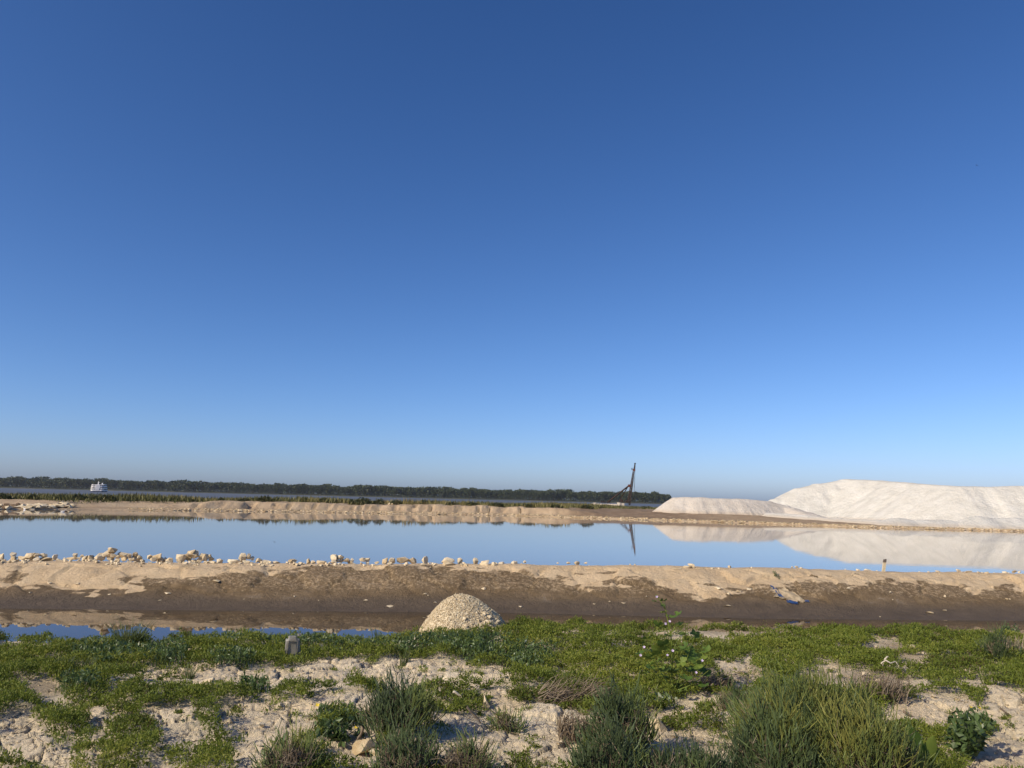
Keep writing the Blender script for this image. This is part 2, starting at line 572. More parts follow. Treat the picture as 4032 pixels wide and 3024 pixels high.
# ------------------------------------------------------------------ foreground bank
EDGE = np.array([(-40, 8.4), (-9, 8.7)] + [tuple(at_z(a, b_, .06)[:2] - [0, .62 if a < 1750 else .40]) for a, b_ in ((0, 2448), (260, 2462), (430, 2482), (760, 2470), (1000, 2456), (1300, 2462), (1500, 2470), (1700, 2462), (1900, 2440), (2100, 2430), (2500, 2438), (3000, 2446), (3500, 2452), (4032, 2482))] + [(10, 10.0), (40, 10.2)])
BARE = [  # px, py, rx, ry, weight : pale clay showing between the plants
    (700, 2672, 230, 30, 1), (1000, 2662, 290, 34, 1), (1330, 2645, 300, 40, 1), (1650, 2650, 280, 38, 1), (1910, 2660, 130, 24, 1),
    (560, 2690, 130, 24, .9), (170, 2515, 80, 16, .8), (640, 2540, 100, 30, .8), (160, 2712, 110, 32, 1), (40, 2520, 50, 20, .7),
    (100, 2930, 190, 110, 1.1), (390, 2850, 110, 80, 1), (640, 2830, 160, 45, 1), (760, 2890, 100, 70, 1), (930, 2840, 170, 45, 1),
    (1010, 2960, 140, 80, 1.1), (640, 3000, 90, 50, 1), (380, 2990, 60, 60, .9), (1380, 2775, 150, 30, 1), (1160, 2825, 130, 40, 1),
    (1400, 2960, 140, 60, 1), (1740, 2890, 160, 90, 1.1), (1960, 2850, 240, 90, 1.1), (2170, 2850, 160, 80, 1), (2180, 2960, 120, 70, 1),
    (1900, 2990, 120, 50, 1), (2740, 2900, 250, 75, 1.1), (2640, 2965, 130, 60, 1), (2880, 2985, 140, 45, 1), (2610, 2835, 90, 28, 1),
    (3300, 2655, 150, 26, 1.1), (3430, 2685, 210, 34, 1.1), (3610, 2690, 190, 22, 1), (3810, 2662, 140, 14, .9), (3500, 2530, 80, 18, .9),
    (3590, 2590, 80, 22, .8), (3640, 2755, 170, 30, 1), (3740, 2800, 150, 55, 1), (3960, 2800, 140, 55, 1), (3985, 2910, 110, 110, 1.1),
    (3560, 2790, 110, 35, .9), (3900, 2970, 90, 60, 1), (2700, 2492, 240, 13, 1.1), (2490, 2500, 100, 9, .9), (2960, 2487, 90, 11, 1), (3090, 2480, 80, 8, .8),
    (2870, 2640, 95, 34, .8), (2930, 2690, 70, 30, .9), (2740, 2712, 130, 20, .6), (1930, 2520, 70, 12, .8), (2230, 2490, 90, 10, .7), (3850, 2590, 60, 14, .6)]
FLAT = [(3430, 2680, 420, 50), (2700, 2492, 300, 20), (2960, 2487, 120, 15), (3540, 2560, 130, 60), (160, 2712, 130, 40)]
GREEN = [  # cushions inside the bare ground
    (270, 2865, 80, 55, 1.1), (520, 2840, 70, 70, 1.1), (470, 2950, 95, 50, 1.1), (830, 2875, 50, 40, 1.1), (985, 2930, 60, 36, 1), (760, 2985, 90, 45, 1.1),
    (90, 2985, 70, 36, .9), (330, 2780, 90, 30, .7), (1830, 2790, 60, 28, 1), (2080, 2760, 80, 20, .7), (2700, 2850, 45, 18, 1), (2830, 2870, 50, 20, .9),
    (3400, 2715, 90, 24, 1), (3620, 2700, 80, 22, 1), (3560, 2770, 60, 30, .6), (1000, 2700, 60, 14, .7)]


def edge_y(x):
    return np.interp(x, EDGE[:, 0], EDGE[:, 1])


def blobs(px, py, lst):
    r = np.zeros(np.shape(px))
    for e in lst:
        w = e[4] if len(e) > 4 else 1.0
        d2 = ((px - e[0]) / e[2]) ** 2 + ((py - e[1]) / e[3]) ** 2
        r = np.maximum(r, w * np.exp(-d2 * 0.7))
    return r


def bare_mask(x, y, z=0.0):
    """1 = bare clay, 0 = covered by plants (z: height of the plant tops)"""
    px, py = proj(x, y, np.zeros(np.shape(x)) + z)
    n = fbm(x * 3.3, y * 3.3, 4, 31) - 0.5
    v = blobs(px, py, BARE) - 0.85 * blobs(px, py, GREEN) + n * 0.75 + 0.55 * (fbm(x * 8.5, y * 8.5, 3, 39) - .5) + 0.30 * sstep(.55, .70, fbm(x * 2.1, y * 2.6, 3, 36))
    out = (px < -150) | (px > 4180) | (py > 3250)      # beyond the frame: same kind of mix from noise
    v = np.where(out, fbm(x * 0.9, y * 0.9, 4, 77) * 1.0 + 0.02, v)
    return sstep(0.49, 0.59, v)


def low_z(x, y):
    e = edge_y(x)
    z = 0.10 * (fbm(x * 0.55, y * 0.55, 3, 3) - 0.5) + 0.12 * (fbm(x * 1.7, y * 1.9, 3, 8) - 0.5)
    px, py = proj(x, y, np.zeros(np.shape(x)))
    flat = np.clip(blobs(px, py, FLAT), 0, 1)
    z = z * (1 - 0.8 * flat)
    z = z * (1 - 0.7 * sstep(-1.2, 0, y - e))
    drop = sstep(-0.15, 2.2, y - e)
    hb = np.exp(-(((x + 0.65) / 0.62) ** 2 + ((y - 10.0) / 0.6) ** 2) ** 2)
    return (z - 1.25 * drop) * (1 - hb) + (-0.03) * hb


def ground_z(x, y):
    """coarse ground used for setting things down"""
    return low_z(x, y)


def clay_detail(x, y):
    wx = x + 0.09 * (fbm(x * 6, y * 6, 3, 91) - 0.5)
    wy = y + 0.09 * (fbm(x * 6 + 40, y * 6, 3, 92) - 0.5)
    f1, f2, c = voro(wx * 2.5, wy * 2.5, 41)
    g1, g2, d = voro(wx * 6.2 + 5, wy * 6.2, 47)
    h1, h2, e = voro(wx * 20 + 9, wy * 20, 49)
    z = 0.034 * (c - 0.5) + 0.016 * (d - 0.5) + 0.007 * (e - 0.5)
    # each clod is tilted its own way
    z = z + 0.04 * ((wx * 2.5) % 1 - .5) * (c - .5) + 0.02 * (1 - f1)
    deep = 0.5 + fbm(x * 1.3, y * 1.3, 2, 95)
    z = z - 0.060 * deep * (1 - sstep(0.0, 0.045, f2 - f1)) - 0.030 * deep * (1 - sstep(0.0, 0.06, g2 - g1)) - 0.008 * (1 - sstep(0.0, 0.14, h2 - h1))
    return z + 0.018 * (fbm(x * 40, y * 40, 3, 61) - 0.5)


def fan(lo, a, b, hi, step, grow):
    core = list(np.arange(a, b + 1e-6, step))
    s, p, up = step, b, []
    while p < hi:
        s *= grow; p += s; up.append(p)
    s, p, dn = step, a, []
    while p > lo:
        s *= grow; p -= s; dn.append(p)
    return np.array(dn[::-1] + core + up)


ys, y_ = [], 3.6
while y_ < 10.2:
    ys.append(y_); y_ += 0.0115 * (y_ / 4.0) ** 1.3
gy = np.concatenate([np.array([-40, -25, -15, -9, -5, -2.5, -1, 0, 0.8, 1.4, 1.9, 2.3, 2.6, 2.9, 3.1, 3.25, 3.4, 3.5]), np.array(ys), np.arange(10.25, 14.0, 0.12), np.array([14.3, 15, 16])])
uu = np.linspace(-1, 1, 860)
ext = np.array([0.1, 0.25, 0.5, 0.9, 1.5, 2.4, 4, 6.5, 10, 16, 26, 45])
half = 0.72 * np.maximum(gy, 2.5) + 0.9           # finer where one looks closely
GX = np.concatenate([-half[:, None] - ext[::-1][None], half[:, None] * uu[None], half[:, None] + ext[None]], 1)
GY = np.repeat(gy[:, None], GX.shape[1], 1)
gx = GX[0]
bm_ = bare_mask(GX, GY)
pxg, pyg = proj(GX, GY, np.zeros_like(GX))
flatm = np.clip(blobs(pxg, pyg, FLAT), 0, 1)
near = (1 - sstep(0, 1.5, np.abs(GX) - half[:, None])) * sstep(2, 3.4, GY)
GZ = low_z(GX, GY) + near * clay_detail(GX, GY) * (0.25 + 0.75 * bm_) * (1 - 0.85 * flatm) * (1 - sstep(-0.2, 0.8, GY - edge_y(GX)))
tint = np.clip(0.75 * flatm * sstep(0.35, 0.7, fbm(GX * 1.5, GY * 1.5, 3, 12) + 0.2), 0, 1)
g = Geo()
g.add(np.stack([GX, GY, GZ], -1).reshape(-1, 3), q=grid_quads(len(gy), len(gx)), a=tint.ravel())
tag(g.build('clay_bank', M['clay'], smooth=True), kind='structure')

g = Geo()
g.add([(-9000, -9000, -3.5), (9000, -9000, -3.5), (9000, 15000, -3.5), (-9000, 15000, -3.5)], q=[(0, 1, 2, 3)])
tag(g.build('ground', M['base_ground']), kind='structure')

# channel
g = Geo()
g.add([(-200, 9, Z_CH), (200, 9, Z_CH), (200, 22, Z_CH), (-200, 22, Z_CH)], q=[(0, 1, 2, 3)])
tag(g.build('channel_water', M['channel']), kind='structure')

# ------------------------------------------------------------------ mud berm
def crest_y(x): return 19.9 + 0.083 * x
TOE = np.array([at_z(a, b_, Z_CH)[:2] for a, b_ in ((-600, 2388), (0, 2396), (1000, 2405), (2000, 2413), (3000, 2436), (4032, 2444), (4700, 2455))])
def toe_y(x): return np.interp(x, TOE[:, 0], TOE[:, 1]) + 0.10 * (fbm(x * 0.25, x * 0 + 3, 3, 5) - 0.5)


CREST_Z = np.array([(-60, -0.26), (-12.5, -0.235), (-9, -0.215), (-6.5, -0.20), (-3, -0.16), (0, -0.115), (3, -0.095), (6.6, -0.09), (10, -0.12), (14, -0.12), (60, -0.15)])
DRY = np.array([(-3000, .42), (0, .43), (300, .47), (600, .45), (1000, .30), (1150, .12), (1500, .07), (1900, .12), (2050, .16), (2300, .36), (2520, .30), (2640, .42), (2830, .54), (2960, .30), (3050, .34), (3200, .28), (3350, .36), (3480, .20), (3620, .34), (3780, .30), (3850, .46), (3950, .22), (4060, .3), (7000, .35)])


def berm_z(x, y):
    c, t = crest_y(x), toe_y(x)
    cz = np.interp(x, CREST_Z[:, 0], CREST_Z[:, 1]) + 0.042 + 0.05 * (fbm(x * 0.9, x * 0 + 1, 3, 21) - 0.5) + 0.03 * (fbm(x * 4, x * 0 + 1, 2, 22) - 0.5)
    u = np.clip((y - t) / (c - t), -1, 1)
    # wet foot rises slowly, upper face is steeper and lumpy
    prof = np.where(u > 0, 0.16 * u + 0.84 * sstep(0.12, 1.02, u), 0.5 * u)
    z = Z_CH + (cz - Z_CH) * prof
    lump = sstep(0.3, 0.6, u) * (1 - sstep(0.86, 1.0, u))
    f1, f2, cc = voro(x * 1.1 + 0.5 * fbm(x * 2, y * 2, 2, 3), y * 1.5, 71)
    z = z + lump * (0.10 * (cc - 0.5) - 0.05 * (1 - sstep(0, 0.12, f2 - f1)) + 0.14 * (fbm(x * 1.1, y * 1.5, 4, 25) - 0.5))
    z = z + 0.02 * sstep(0.15, 0.5, u) * (fbm(x * 6, y * 6, 3, 28) - 0.5)
    back = np.maximum(y - c - 0.35, 0)
    return np.where(y > c, cz - 0.02 * (y - c) - 0.55 * back, z)


bx = fan(-200, -14.5, 16.5, 200, 0.065, 1.12)
tt = np.concatenate([np.linspace(-0.5, 0, 6)[:-1], np.linspace(0, 1, 95), 1 + np.linspace(0.02, 0.9, 22)])
BX, TT = np.meshgrid(bx, tt)
BY = toe_y(BX) + TT * (crest_y(BX) - toe_y(BX))
BZ = berm_z(BX, BY)
pxb, _ = proj(BX, BY, BZ)
fr = 1 - TT                                     # 0 at crest, 1 at toe
lim = np.interp(pxb, DRY[:, 0], DRY[:, 1])
jag = 0.34 * (fbm(BX * 1.1, BY * 3.0, 5, 52) - 0.5) + 0.26 * (fbm(BX * 4.5, BY * 10, 4, 57, .65) - 0.5)
islands = 0.5 * sstep(0.66, 0.72, fbm(BX * 0.8, BY * 2.6, 4, 63)) * (fr < lim + 0.3)
dryk = sstep(-0.05, 0.05, lim + jag - fr + islands * 0.2 - 0.20 * sstep(0.60, 0.68, fbm(BX * 1.6, BY * 4, 4, 66)) * (fr > 0.08))
wetk = 0.12 + 0.5 * (1 - sstep(0.42, 0.80, fr + 0.16 * (fbm(BX * 0.7, BY * 1.4, 4, 81) - 0.5)))
tint = np.where(TT > 1.02, 0.9, np.where(dryk > 0.5, 0.9, wetk))
tint = np.where((dryk > 0.05) & (dryk < 0.95), wetk + (0.9 - wetk) * dryk, tint)
g = Geo()
g.add(np.stack([BX, BY, BZ], -1).reshape(-1, 3), q=grid_quads(len(tt), len(bx)), a=tint.ravel())
tag(g.build('mud_berm', M['berm'], smooth=True), kind='structure')


def berm_hit(px, py):
    """where the sight line through a photo pixel meets the berm"""
    d = ray(px, py)
    for Y in np.arange(15.0, 24.0, 0.03):
        x, z = d[0] * Y, CAM_Z + d[2] * Y
        if Y > crest_y(x) + 0.45:
            return None
        if z <= berm_z(np.array(x), np.array(Y)):
            return np.array([x, Y, z])
    return None


# ------------------------------------------------------------------ pond and far bank
SHORE = np.array([(-400, 40), (-120, 56), (-60, 64), (-46, 70), (-40, 76), (-28, 84), (-12, 90), (0, 93.5), (14, 88.5), (27, 84), (37.5, 78.5), (51.6, 78), (150, 78), (400, 78)])
def shore_y(x): return np.interp(x, SHORE[:, 0], SHORE[:, 1])


g = Geo()
g.add([(-380, 19, Z_POND), (380, 19, Z_POND), (380, 110, Z_POND), (-380, 110, Z_POND)], q=[(0, 1, 2, 3)])
# near edge follows the berm, far edge runs under the far bank
g = Geo()
xs_ = np.linspace(-380, 380, 60)
va = [(x, crest_y(x) + 0.2, Z_POND) for x in xs_] + [(x, shore_y(x) + 6, Z_POND) for x in xs_]
g.add(va, q=grid_quads(2, 60))
tag(g.build('pond_water', M['pond']), kind='structure')


def river_edge(x):
    return 150 + 92 * sstep(-25, 18, x) + 8 * (fbm(x * 0.03, x * 0, 3, 2) - 0.5)


def far_z(x, y):
    s = y - shore_y(x)
    x = np.asarray(x, float)
    ledge = -1.2 + 0.80 * sstep(-1.2, 0.25, s) + 0.05 * sstep(0.2, 3.5, s)
    gl = np.abs(fbm(x * 0.42, x * 0 + 4.4, 3, 14) - 0.5) * 2
    g2 = np.abs(fbm(x * 1.1, x * 0 + 7.4, 2, 15) - 0.5) * 2
    xw = x + 1.2 * (fbm(x * .5, y * .3, 3, 88) - .5) + 14 * (fbm(x * .045, x * 0 + 3, 2, 89) - .5) + .35 * s * (fbm(x * .2, x * 0, 2, 90) - .5)
    v1, v2, vc = voro(xw * .62, xw * 0 + .5, 83)
    v3, v4, vd = voro(xw * 1.5, xw * 0 + .5, 84)
    off = 2.9 + 1.0 * (1 - sstep(0, .17, v2 - v1)) * (.2 + 1.3 * vd) + .45 * vc + .35 * (1 - sstep(0, .2, v4 - v3)) * vd + .7 * (fbm(x * .9, x * 0, 3, 86) - .5) + 1.2 * (fbm(x * 0.12, x * 0, 2, 9) - 0.5)
    left = 1 - sstep(-40, -32, x)               # far left: low and flat
    right = sstep(6, 13, x)
    hb = 0.78 + 0.45 * (fbm(x * 0.25, x * 0 + 2, 4, 17) - 0.5) + .10 * (vc - .5)
    bank = hb * (1 + .15 * (vd - .5)) * sstep(-.2, 1.9, s - off)
    lowb = 0.62 * sstep(3.0, 9.0, s)
    mound = (0.70 + 0.25 * (fbm(x * 0.3, y * 0.3, 3, 19) - 0.5)) * sstep(0.8, 12, s) * (1 - 0.75 * sstep(24, 40, x))
    z = ledge + bank * (1 - left) * (1 - right) + lowb * left + mound * right
    z = z + 0.10 * sstep(0.6, 3, s) * (fbm(x * 0.9, y * 0.9, 4, 23) - 0.5)
    r = river_edge(x)
    z = z - 0.55 * sstep(12, 70, s) * (1 - sstep(0, 20, x)) - 0.2 * sstep(40, 120, s) * sstep(0, 20, x)
    return z - 2.4 * sstep(-8, 8, y - r)


fx = fan(-400, -62, 66, 400, 0.26, 1.12)
fs = np.concatenate([np.linspace(-2.5, 0, 9)[:-1], np.linspace(0, 9, 62), 9 + np.cumsum(0.22 * 1.055 ** np.arange(72))])
FX, FS = np.meshgrid(fx, fs)
FY = shore_y(FX) + FS
FZ = far_z(FX, FY)
tint = sstep(4, 9, FX + 3 * (fbm(FX * 0.2, FY * 0.2, 3, 33) - 0.5)) * sstep(0.6, 1.6, FS) * (1 - 0.45 * sstep(18, 26, FX)) * (1 - 0.9 * sstep(36, 46, FX))
tint = np.maximum(tint, 0.55 * sstep(8, 12, FS) * (FX < 8))
tint = np.maximum(tint, 0.5 * sstep(.5, .9, FS) * (1 - sstep(-.36, -.2, FZ)) * (FX < 40))
g = Geo()
g.add(np.stack([FX, FY, FZ], -1).reshape(-1, 3), q=grid_quads(len(fs), len(fx)), a=tint.ravel())
tag(g.build('far_bank', M['farbank'], smooth=True), kind='structure')

# river and the opposite shore
g = Geo()
g.add([(-5000, 120, Z_RIV), (5000, 120, Z_RIV), (5000, 1100, Z_RIV), (-5000, 1100, Z_RIV)], q=[(0, 1, 2, 3)])
tag(g.build('river_water', M['river']), kind='structure')
hx = np.linspace(-4000, 4000, 160)
rows = [(985, -1.9), (1000, -1.1), (1012, -0.4), (1100, 0.2), (1400, 0.6), (14000, 0.6)]
g = Geo()
g.add([(x, y + 8 * math.sin(x * 0.013) + 5 * math.sin(x * 0.041), z) for y, z in rows for x in hx], q=grid_quads(len(rows), len(hx)))
tag(g.build('far_shore', M['far_land'], smooth=True), kind='structure')


# ------------------------------------------------------------------ salt piles
def pile(ridge, slope, x0, x1, y0, y1, step, seed, extra=()):
    xs, yy = np.arange(x0, x1, step), np.arange(y0, y1, step)
    X, Y = np.meshgrid(xs, yy)
    g0 = far_z(X, Y)
    warp = 0.7 * (fbm(X * 0.16, Y * 0.16, 4, seed) - 0.5)
    H = np.full(X.shape, -9.0)
    R = np.array(ridge)
    U = np.zeros(X.shape)
    acc = 0
    for (ax, ay, az), (bx_, by_, bz) in zip(R[:-1], R[1:]):
        dx, dy = bx_ - ax, by_ - ay
        ln = math.hypot(dx, dy)
        t_ = np.clip(((X - ax) * dx + (Y - ay) * dy) / (ln * ln), 0, 1)
        d = np.hypot(X - ax - t_ * dx, Y - ay - t_ * dy)
        top = az + (bz - az) * t_
        # flat crown, then the angle of repose with fanned gullies
        phi = (acc + t_ * ln) * 0.55 + 0.9 * np.arctan2(X - ax - t_ * dx, np.abs(Y - ay - t_ * dy) + 1.5)
        gul = np.abs(fbm(phi * 0.9, phi * 0 + 0.5, 4, seed + 3) - 0.5) * 2
        h = top - slope * np.maximum(d - 0.9, 0) - (0.75 * gul - 0.25) * sstep(0.5, 3.5, d) * 0.85 - 0.1 * sstep(0, 1, d)
        m_ = h > H
        H = np.where(m_, h, H)
        acc += ln
    H = H + warp * 0.5 + 0.10 * (fbm(X * 0.9, Y * 0.9, 4, seed + 8) - 0.5)
    for (ax, ay, bx_, by_, hh, wd) in extra:       # loose windrows at the foot
        dx, dy = bx_ - ax, by_ - ay
        ln = math.hypot(dx, dy)
        tr_ = ((X - ax) * dx + (Y - ay) * dy) / (ln * ln)
        t_ = np.clip(tr_, 0, 1)
        d = np.hypot(X - ax - t_ * dx, Y - ay - t_ * dy)
        hp = far_z(ax + t_ * dx, ay + t_ * dy) + hh * (0.65 + 0.7 * fbm(t_ * ln * 0.35, t_ * 0, 3, seed + 21)) - 0.62 * hh / wd * d
        H = np.maximum(H, hp)
    vis = H > g0 - 0.02
    Z = np.where(vis, H, g0 - 0.35)
    edge = 1 - sstep(0.0, 0.5, H - g0)
    g_ = Geo()
    q = grid_quads(len(yy), len(xs))
    keep = vis.ravel()[q].any(1)
    g_.add(np.stack([X, Y, Z], -1).reshape(-1, 3), q=q[keep], a=(edge * 0.8).ravel())
    # drop loose vertices
    v = np.concatenate(g_.v); qq = g_.q[0]
    used, inv = np.unique(qq, return_inverse=True)
    h_ = Geo(); h_.add(v[used], q=inv.reshape(-1, 4), a=g_.a[0][used])
    return h_


big = [at_y(2990, 1988, 111), at_y(3060, 1962, 112), at_y(3150, 1923, 113), at_y(3225, 1906, 113), at_y(3330, 1889, 113), at_y(3480, 1893, 108), at_y(3650, 1907, 99), at_y(3780, 1912, 95), at_y(4032, 1915, 93), (88, 92.5, at_y(4032, 1915, 93)[2] + .1), (130, 92, 4.6)]
o = pile(big, 0.60, 27, 135, 79, 128, 0.24, 210, extra=[(29.5, 98, 41, 84.2, 0.45, 0.8), (41, 84, 47, 83.2, 0.6, 1.1), (49, 82.9, 54, 82.4, 0.95, 1.5), (56, 82.4, 63, 82.2, 0.9, 1.5), (64, 82.2, 130, 82.2, 0.8, 1.4)]).build('salt_pile', M['salt_white'], smooth=True)
tag(o, 'huge white salt heap with gullied face on the right, behind the pond', 'salt pile')
small = [at_y(2676, 1958, 98.5), at_y(2750, 1958, 98), at_y(2900, 1964, 98), at_y(3010, 1972, 99), at_y(3080, 1988, 99), at_y(3170, 2016, 96), at_y(3260, 2046, 91)]
o = pile(small, 0.78, 14, 46, 85, 108, 0.2, 230).build('salt_pile', M['salt_pink'], smooth=True)
tag(o, 'low flat-topped beige salt heap left of the huge white one', 'salt pile')

# ------------------------------------------------------------------ stones
ROCKS = [Geo().add(v, t=t) for v, t in (rock_shape(100 + i) for i in range(14))]
ROCK_ME = [r.mesh('rock', M['stone']) for r in ROCKS]
ROCK_DK = [Geo().add(rock_shape(300 + i, ICO1)[0], t=rock_shape(300 + i, ICO1)[1]).mesh('rock', M['stone_dark']) for i in range(4)]
SROCK_ME = [Geo().add(rock_shape(400 + i, ICO1)[0], t=rock_shape(400 + i, ICO1)[1]).mesh('stone', M['stone']) for i in range(8)]
EDGE_ME = [Geo().add(rock_shape(450 + i, ICO1)[0], t=rock_shape(450 + i, ICO1)[1]).mesh('stone', M['stone_far']) for i in range(8)]
ORD = ['first', 'second', 'third', 'fourth', 'fifth', 'sixth', 'seventh', 'eighth', 'ninth', 'tenth', 'eleventh', 'twelfth', 'thirteenth', 'fourteenth', 'fifteenth', 'sixteenth', 'seventeenth', 'eighteenth', 'nineteenth', 'twentieth', 'twenty-first', 'twenty-second', 'twenty-third', 'twenty-fourth', 'twenty-fifth', 'twenty-sixth', 'twenty-seventh', 'twenty-eighth', 'twenty-ninth', 'thirtieth']
S1 = [(10, 860, 50, 45), (10, 885, 50, 30), (115, 848, 45, 35), (115, 888, 45, 40), (195, 876, 80, 25), (258, 852, 75, 42), (315, 852, 45, 28), (375, 852, 70, 30), (280, 885, 70, 35), (325, 888, 50, 40), (405, 886, 120, 35), (480, 868, 40, 40), (530, 898, 95, 18), (560, 885, 30, 20), (610, 880, 60, 25), (655, 852, 35, 30), (650, 878, 50, 20), (690, 880, 30, 18), (715, 860, 30, 20), (735, 878, 40, 40), (795, 875, 60, 40), (870, 865, 80, 55), (935, 838, 65, 45), (980, 810, 75, 36), (968, 795, 50, 18), (990, 845, 55, 45), (1045, 840, 35, 30), (1030, 864, 45, 30), (1080, 850, 70, 35), (1130, 855, 35, 30), (1080, 885, 50, 35), (960, 880, 60, 40), (1020, 892, 50, 30), (1175, 850, 50, 40), (1190, 890, 70, 40), (1212, 870, 40, 30), (1150, 884, 46, 34), (1240, 902, 40, 25), (1310, 865, 50, 30), (1370, 855, 80, 45), (1340, 888, 60, 30), (1405, 890, 70, 40), (1445, 885, 35, 25), (1475, 895, 60, 35), (1580, 875, 80, 60), (1650, 850, 70, 30), (1665, 825, 65, 30), (1715, 832, 35, 40), (1640, 880, 60, 35), (1700, 862, 50, 32), (1755, 855, 40, 35), (1790, 870, 55, 50), (1830, 855, 30, 22), (1740, 895, 50, 40), (1690, 905, 60, 25), (1840, 880, 50, 35), (1820, 910, 90, 20), (1915, 905, 50, 40), (2040, 908, 100, 35), (2115, 870, 65, 60), (2165, 860, 35, 40), (2150, 910, 60, 30), (2105, 905, 40, 26), (2195, 880, 30, 30)]
S2 = [(40, 895, 50, 30), (95, 910, 90, 28), (195, 917, 60, 22), (335, 905, 70, 30), (360, 920, 40, 20), (475, 895, 30, 28), (480, 915, 50, 20), (518, 915, 40, 28), (590, 917, 80, 32), (695, 873, 55, 48), (752, 868, 55, 32), (765, 898, 40, 30), (722, 895, 50, 28), (705, 932, 25, 25), (745, 930, 35, 22), (695, 915, 46, 30), (808, 893, 45, 25), (855, 893, 30, 25), (830, 915, 30, 25), (852, 912, 30, 25), (945, 890, 50, 28), (990, 893, 40, 32), (990, 922, 28, 18), (935, 925, 24, 18), (1070, 917, 40, 16), (1140, 900, 45, 42), (1195, 898, 60, 42), (1305, 893, 105, 46), (1383, 900, 60, 48), (1333, 933, 25, 18), (1490, 895, 50, 58), (1470, 933, 40, 20), (1575, 925, 50, 18), (1690, 893, 105, 40), (1700, 925, 110, 40), (1795, 900, 42, 45), (1810, 937, 25, 22), (1842, 940, 28, 22), (1930, 906, 45, 52), (2010, 920, 65, 45), (2095, 930, 45, 30)]
S3 = [(55, 962, 50, 28), (145, 953, 24, 20), (435, 965, 20, 12), (525, 963, 30, 14), (600, 965, 45, 26), (675, 963, 25, 14), (1065, 978, 14, 12), (1108, 980, 16, 12), (1595, 981, 50, 18), (1562, 999, 65, 22), (1605, 1000, 44, 20), (1465, 1013, 80, 12), (1930, 1000, 28, 24), (1775, 1012, 22, 12), (1840, 1012, 22, 12), (2125, 1005, 16, 12)]
S4 = [(255, 928, 20, 14), (290, 925, 30, 14), (333, 935, 25, 10), (815, 950, 30, 14), (890, 950, 60, 14), (1410, 967, 20, 9), (1480, 962, 40, 12), (1660, 957, 36, 20), (1745, 966, 50, 14), (1830, 971, 25, 9), (1895, 975, 30, 14), (2055, 972, 50, 16), (2130, 965, 38, 22), (2175, 968, 25, 14)]
sl = [(c[0] / 2.212, 1800 + c[1] / 2.212, c[2] / 2.212, c[3] / 2.212) for c in S1]
sl += [(1000 + c[0] / 2.212, 1800 + c[1] / 2.212, c[2] / 2.212, c[3] / 2.212) for c in S2]
sl += [(2000 + c[0] / 2.212, 1780 + c[1] / 2.212, c[2] / 2.212, c[3] / 2.212) for c in S3]
sl += [(3000 + c[0] * .4665, 1800 + c[1] * .4665, c[2] * .4665, c[3] * .4665) for c in S4]
sl.sort(key=lambda c: c[0])
CL = [(260, 'in the leftmost rock row on the berm'), (400, 'just left of the tallest rock heap'), (560, 'in the tallest rock heap on the berm'), (690, 'just right of the tallest rock heap'), (860, 'in the wide rock heap on the berm'), (1010, 'just right of the wide rock heap'), (1300, 'among scattered rocks above the grey canister'), (1480, 'in the pair-topped rock heap on the berm'), (1960, 'in the spaced rock row, middle berm'), (2600, 'on the bare middle of the berm'), (2800, 'in the little stack of berm stones'), (3440, 'on the berm left of the stake'), (5000, 'on the berm right of the stake')]
cnt = {}
for i, (px, py, w, h) in enumerate(sl):
    hit = berm_hit(px, py + h * 0.42)
    x0 = ray(px, py)[0] * 20
    Yc = float(crest_y(x0)) + 0.5
    if hit is None or hit[1] > Yc:
        Y = Yc + random.uniform(-0.06, 0.1)
    else:
        Y = hit[1]
    p = at_y(px, py, Y)
    hx_, hz_ = w / 2 * Y / F_PX * 1.12, h / 2 * Y / F_PX * 1.28
    p[2] -= hz_ * 0.16
    cl = next(k for k, c in enumerate(CL) if px < c[0])
    cnt[cl] = cnt.get(cl, -1) + 1
    o = link('rock', ROCK_ME[(i * 5 + 3) % 14], None, tuple(p))
    hy_ = (hx_ * random.uniform(0.75, 1.0) + hz_) / 2
    o.scale = (hx_, hy_, hz_)
    o.rotation_euler = (random.uniform(-.12, .12), random.uniform(-.14, .14), 0 if random.random() < .5 else PI)
    sz = 'large' if w > 30 else ('small' if w < 16 else 'cream')
    tag(o, f'{sz} pale stone, {ORD[cnt[cl]]} from left {CL[cl][1]}', 'rock', 'pale rocks along the berm crest')

# chips and small broken stones between the rocks
g = Geo()
CH = [rock_shape(600 + i, ICO1) for i in range(6)]
for i in range(230):
    x = random.choice([random.uniform(-13, -1), random.uniform(-13, -6), random.uniform(-13, -3), random.uniform(-13, 0), random.uniform(-1, 14)])
    y = float(crest_y(x)) + random.uniform(-.25, .35)
    r = random.uniform(.012, .05) * (1 if x < 0 else .42)
    v, t = CH[i % 6]
    g.add(v * [r * 1.3, r, r * .8] + [x, y, float(berm_z(np.array(x), np.array(y))) + r * .4], t=t)
tag(g.build('stone_chips', M['stone']), 'chips of pale stone strewn along the berm crest', 'stone chips', kind='stuff')

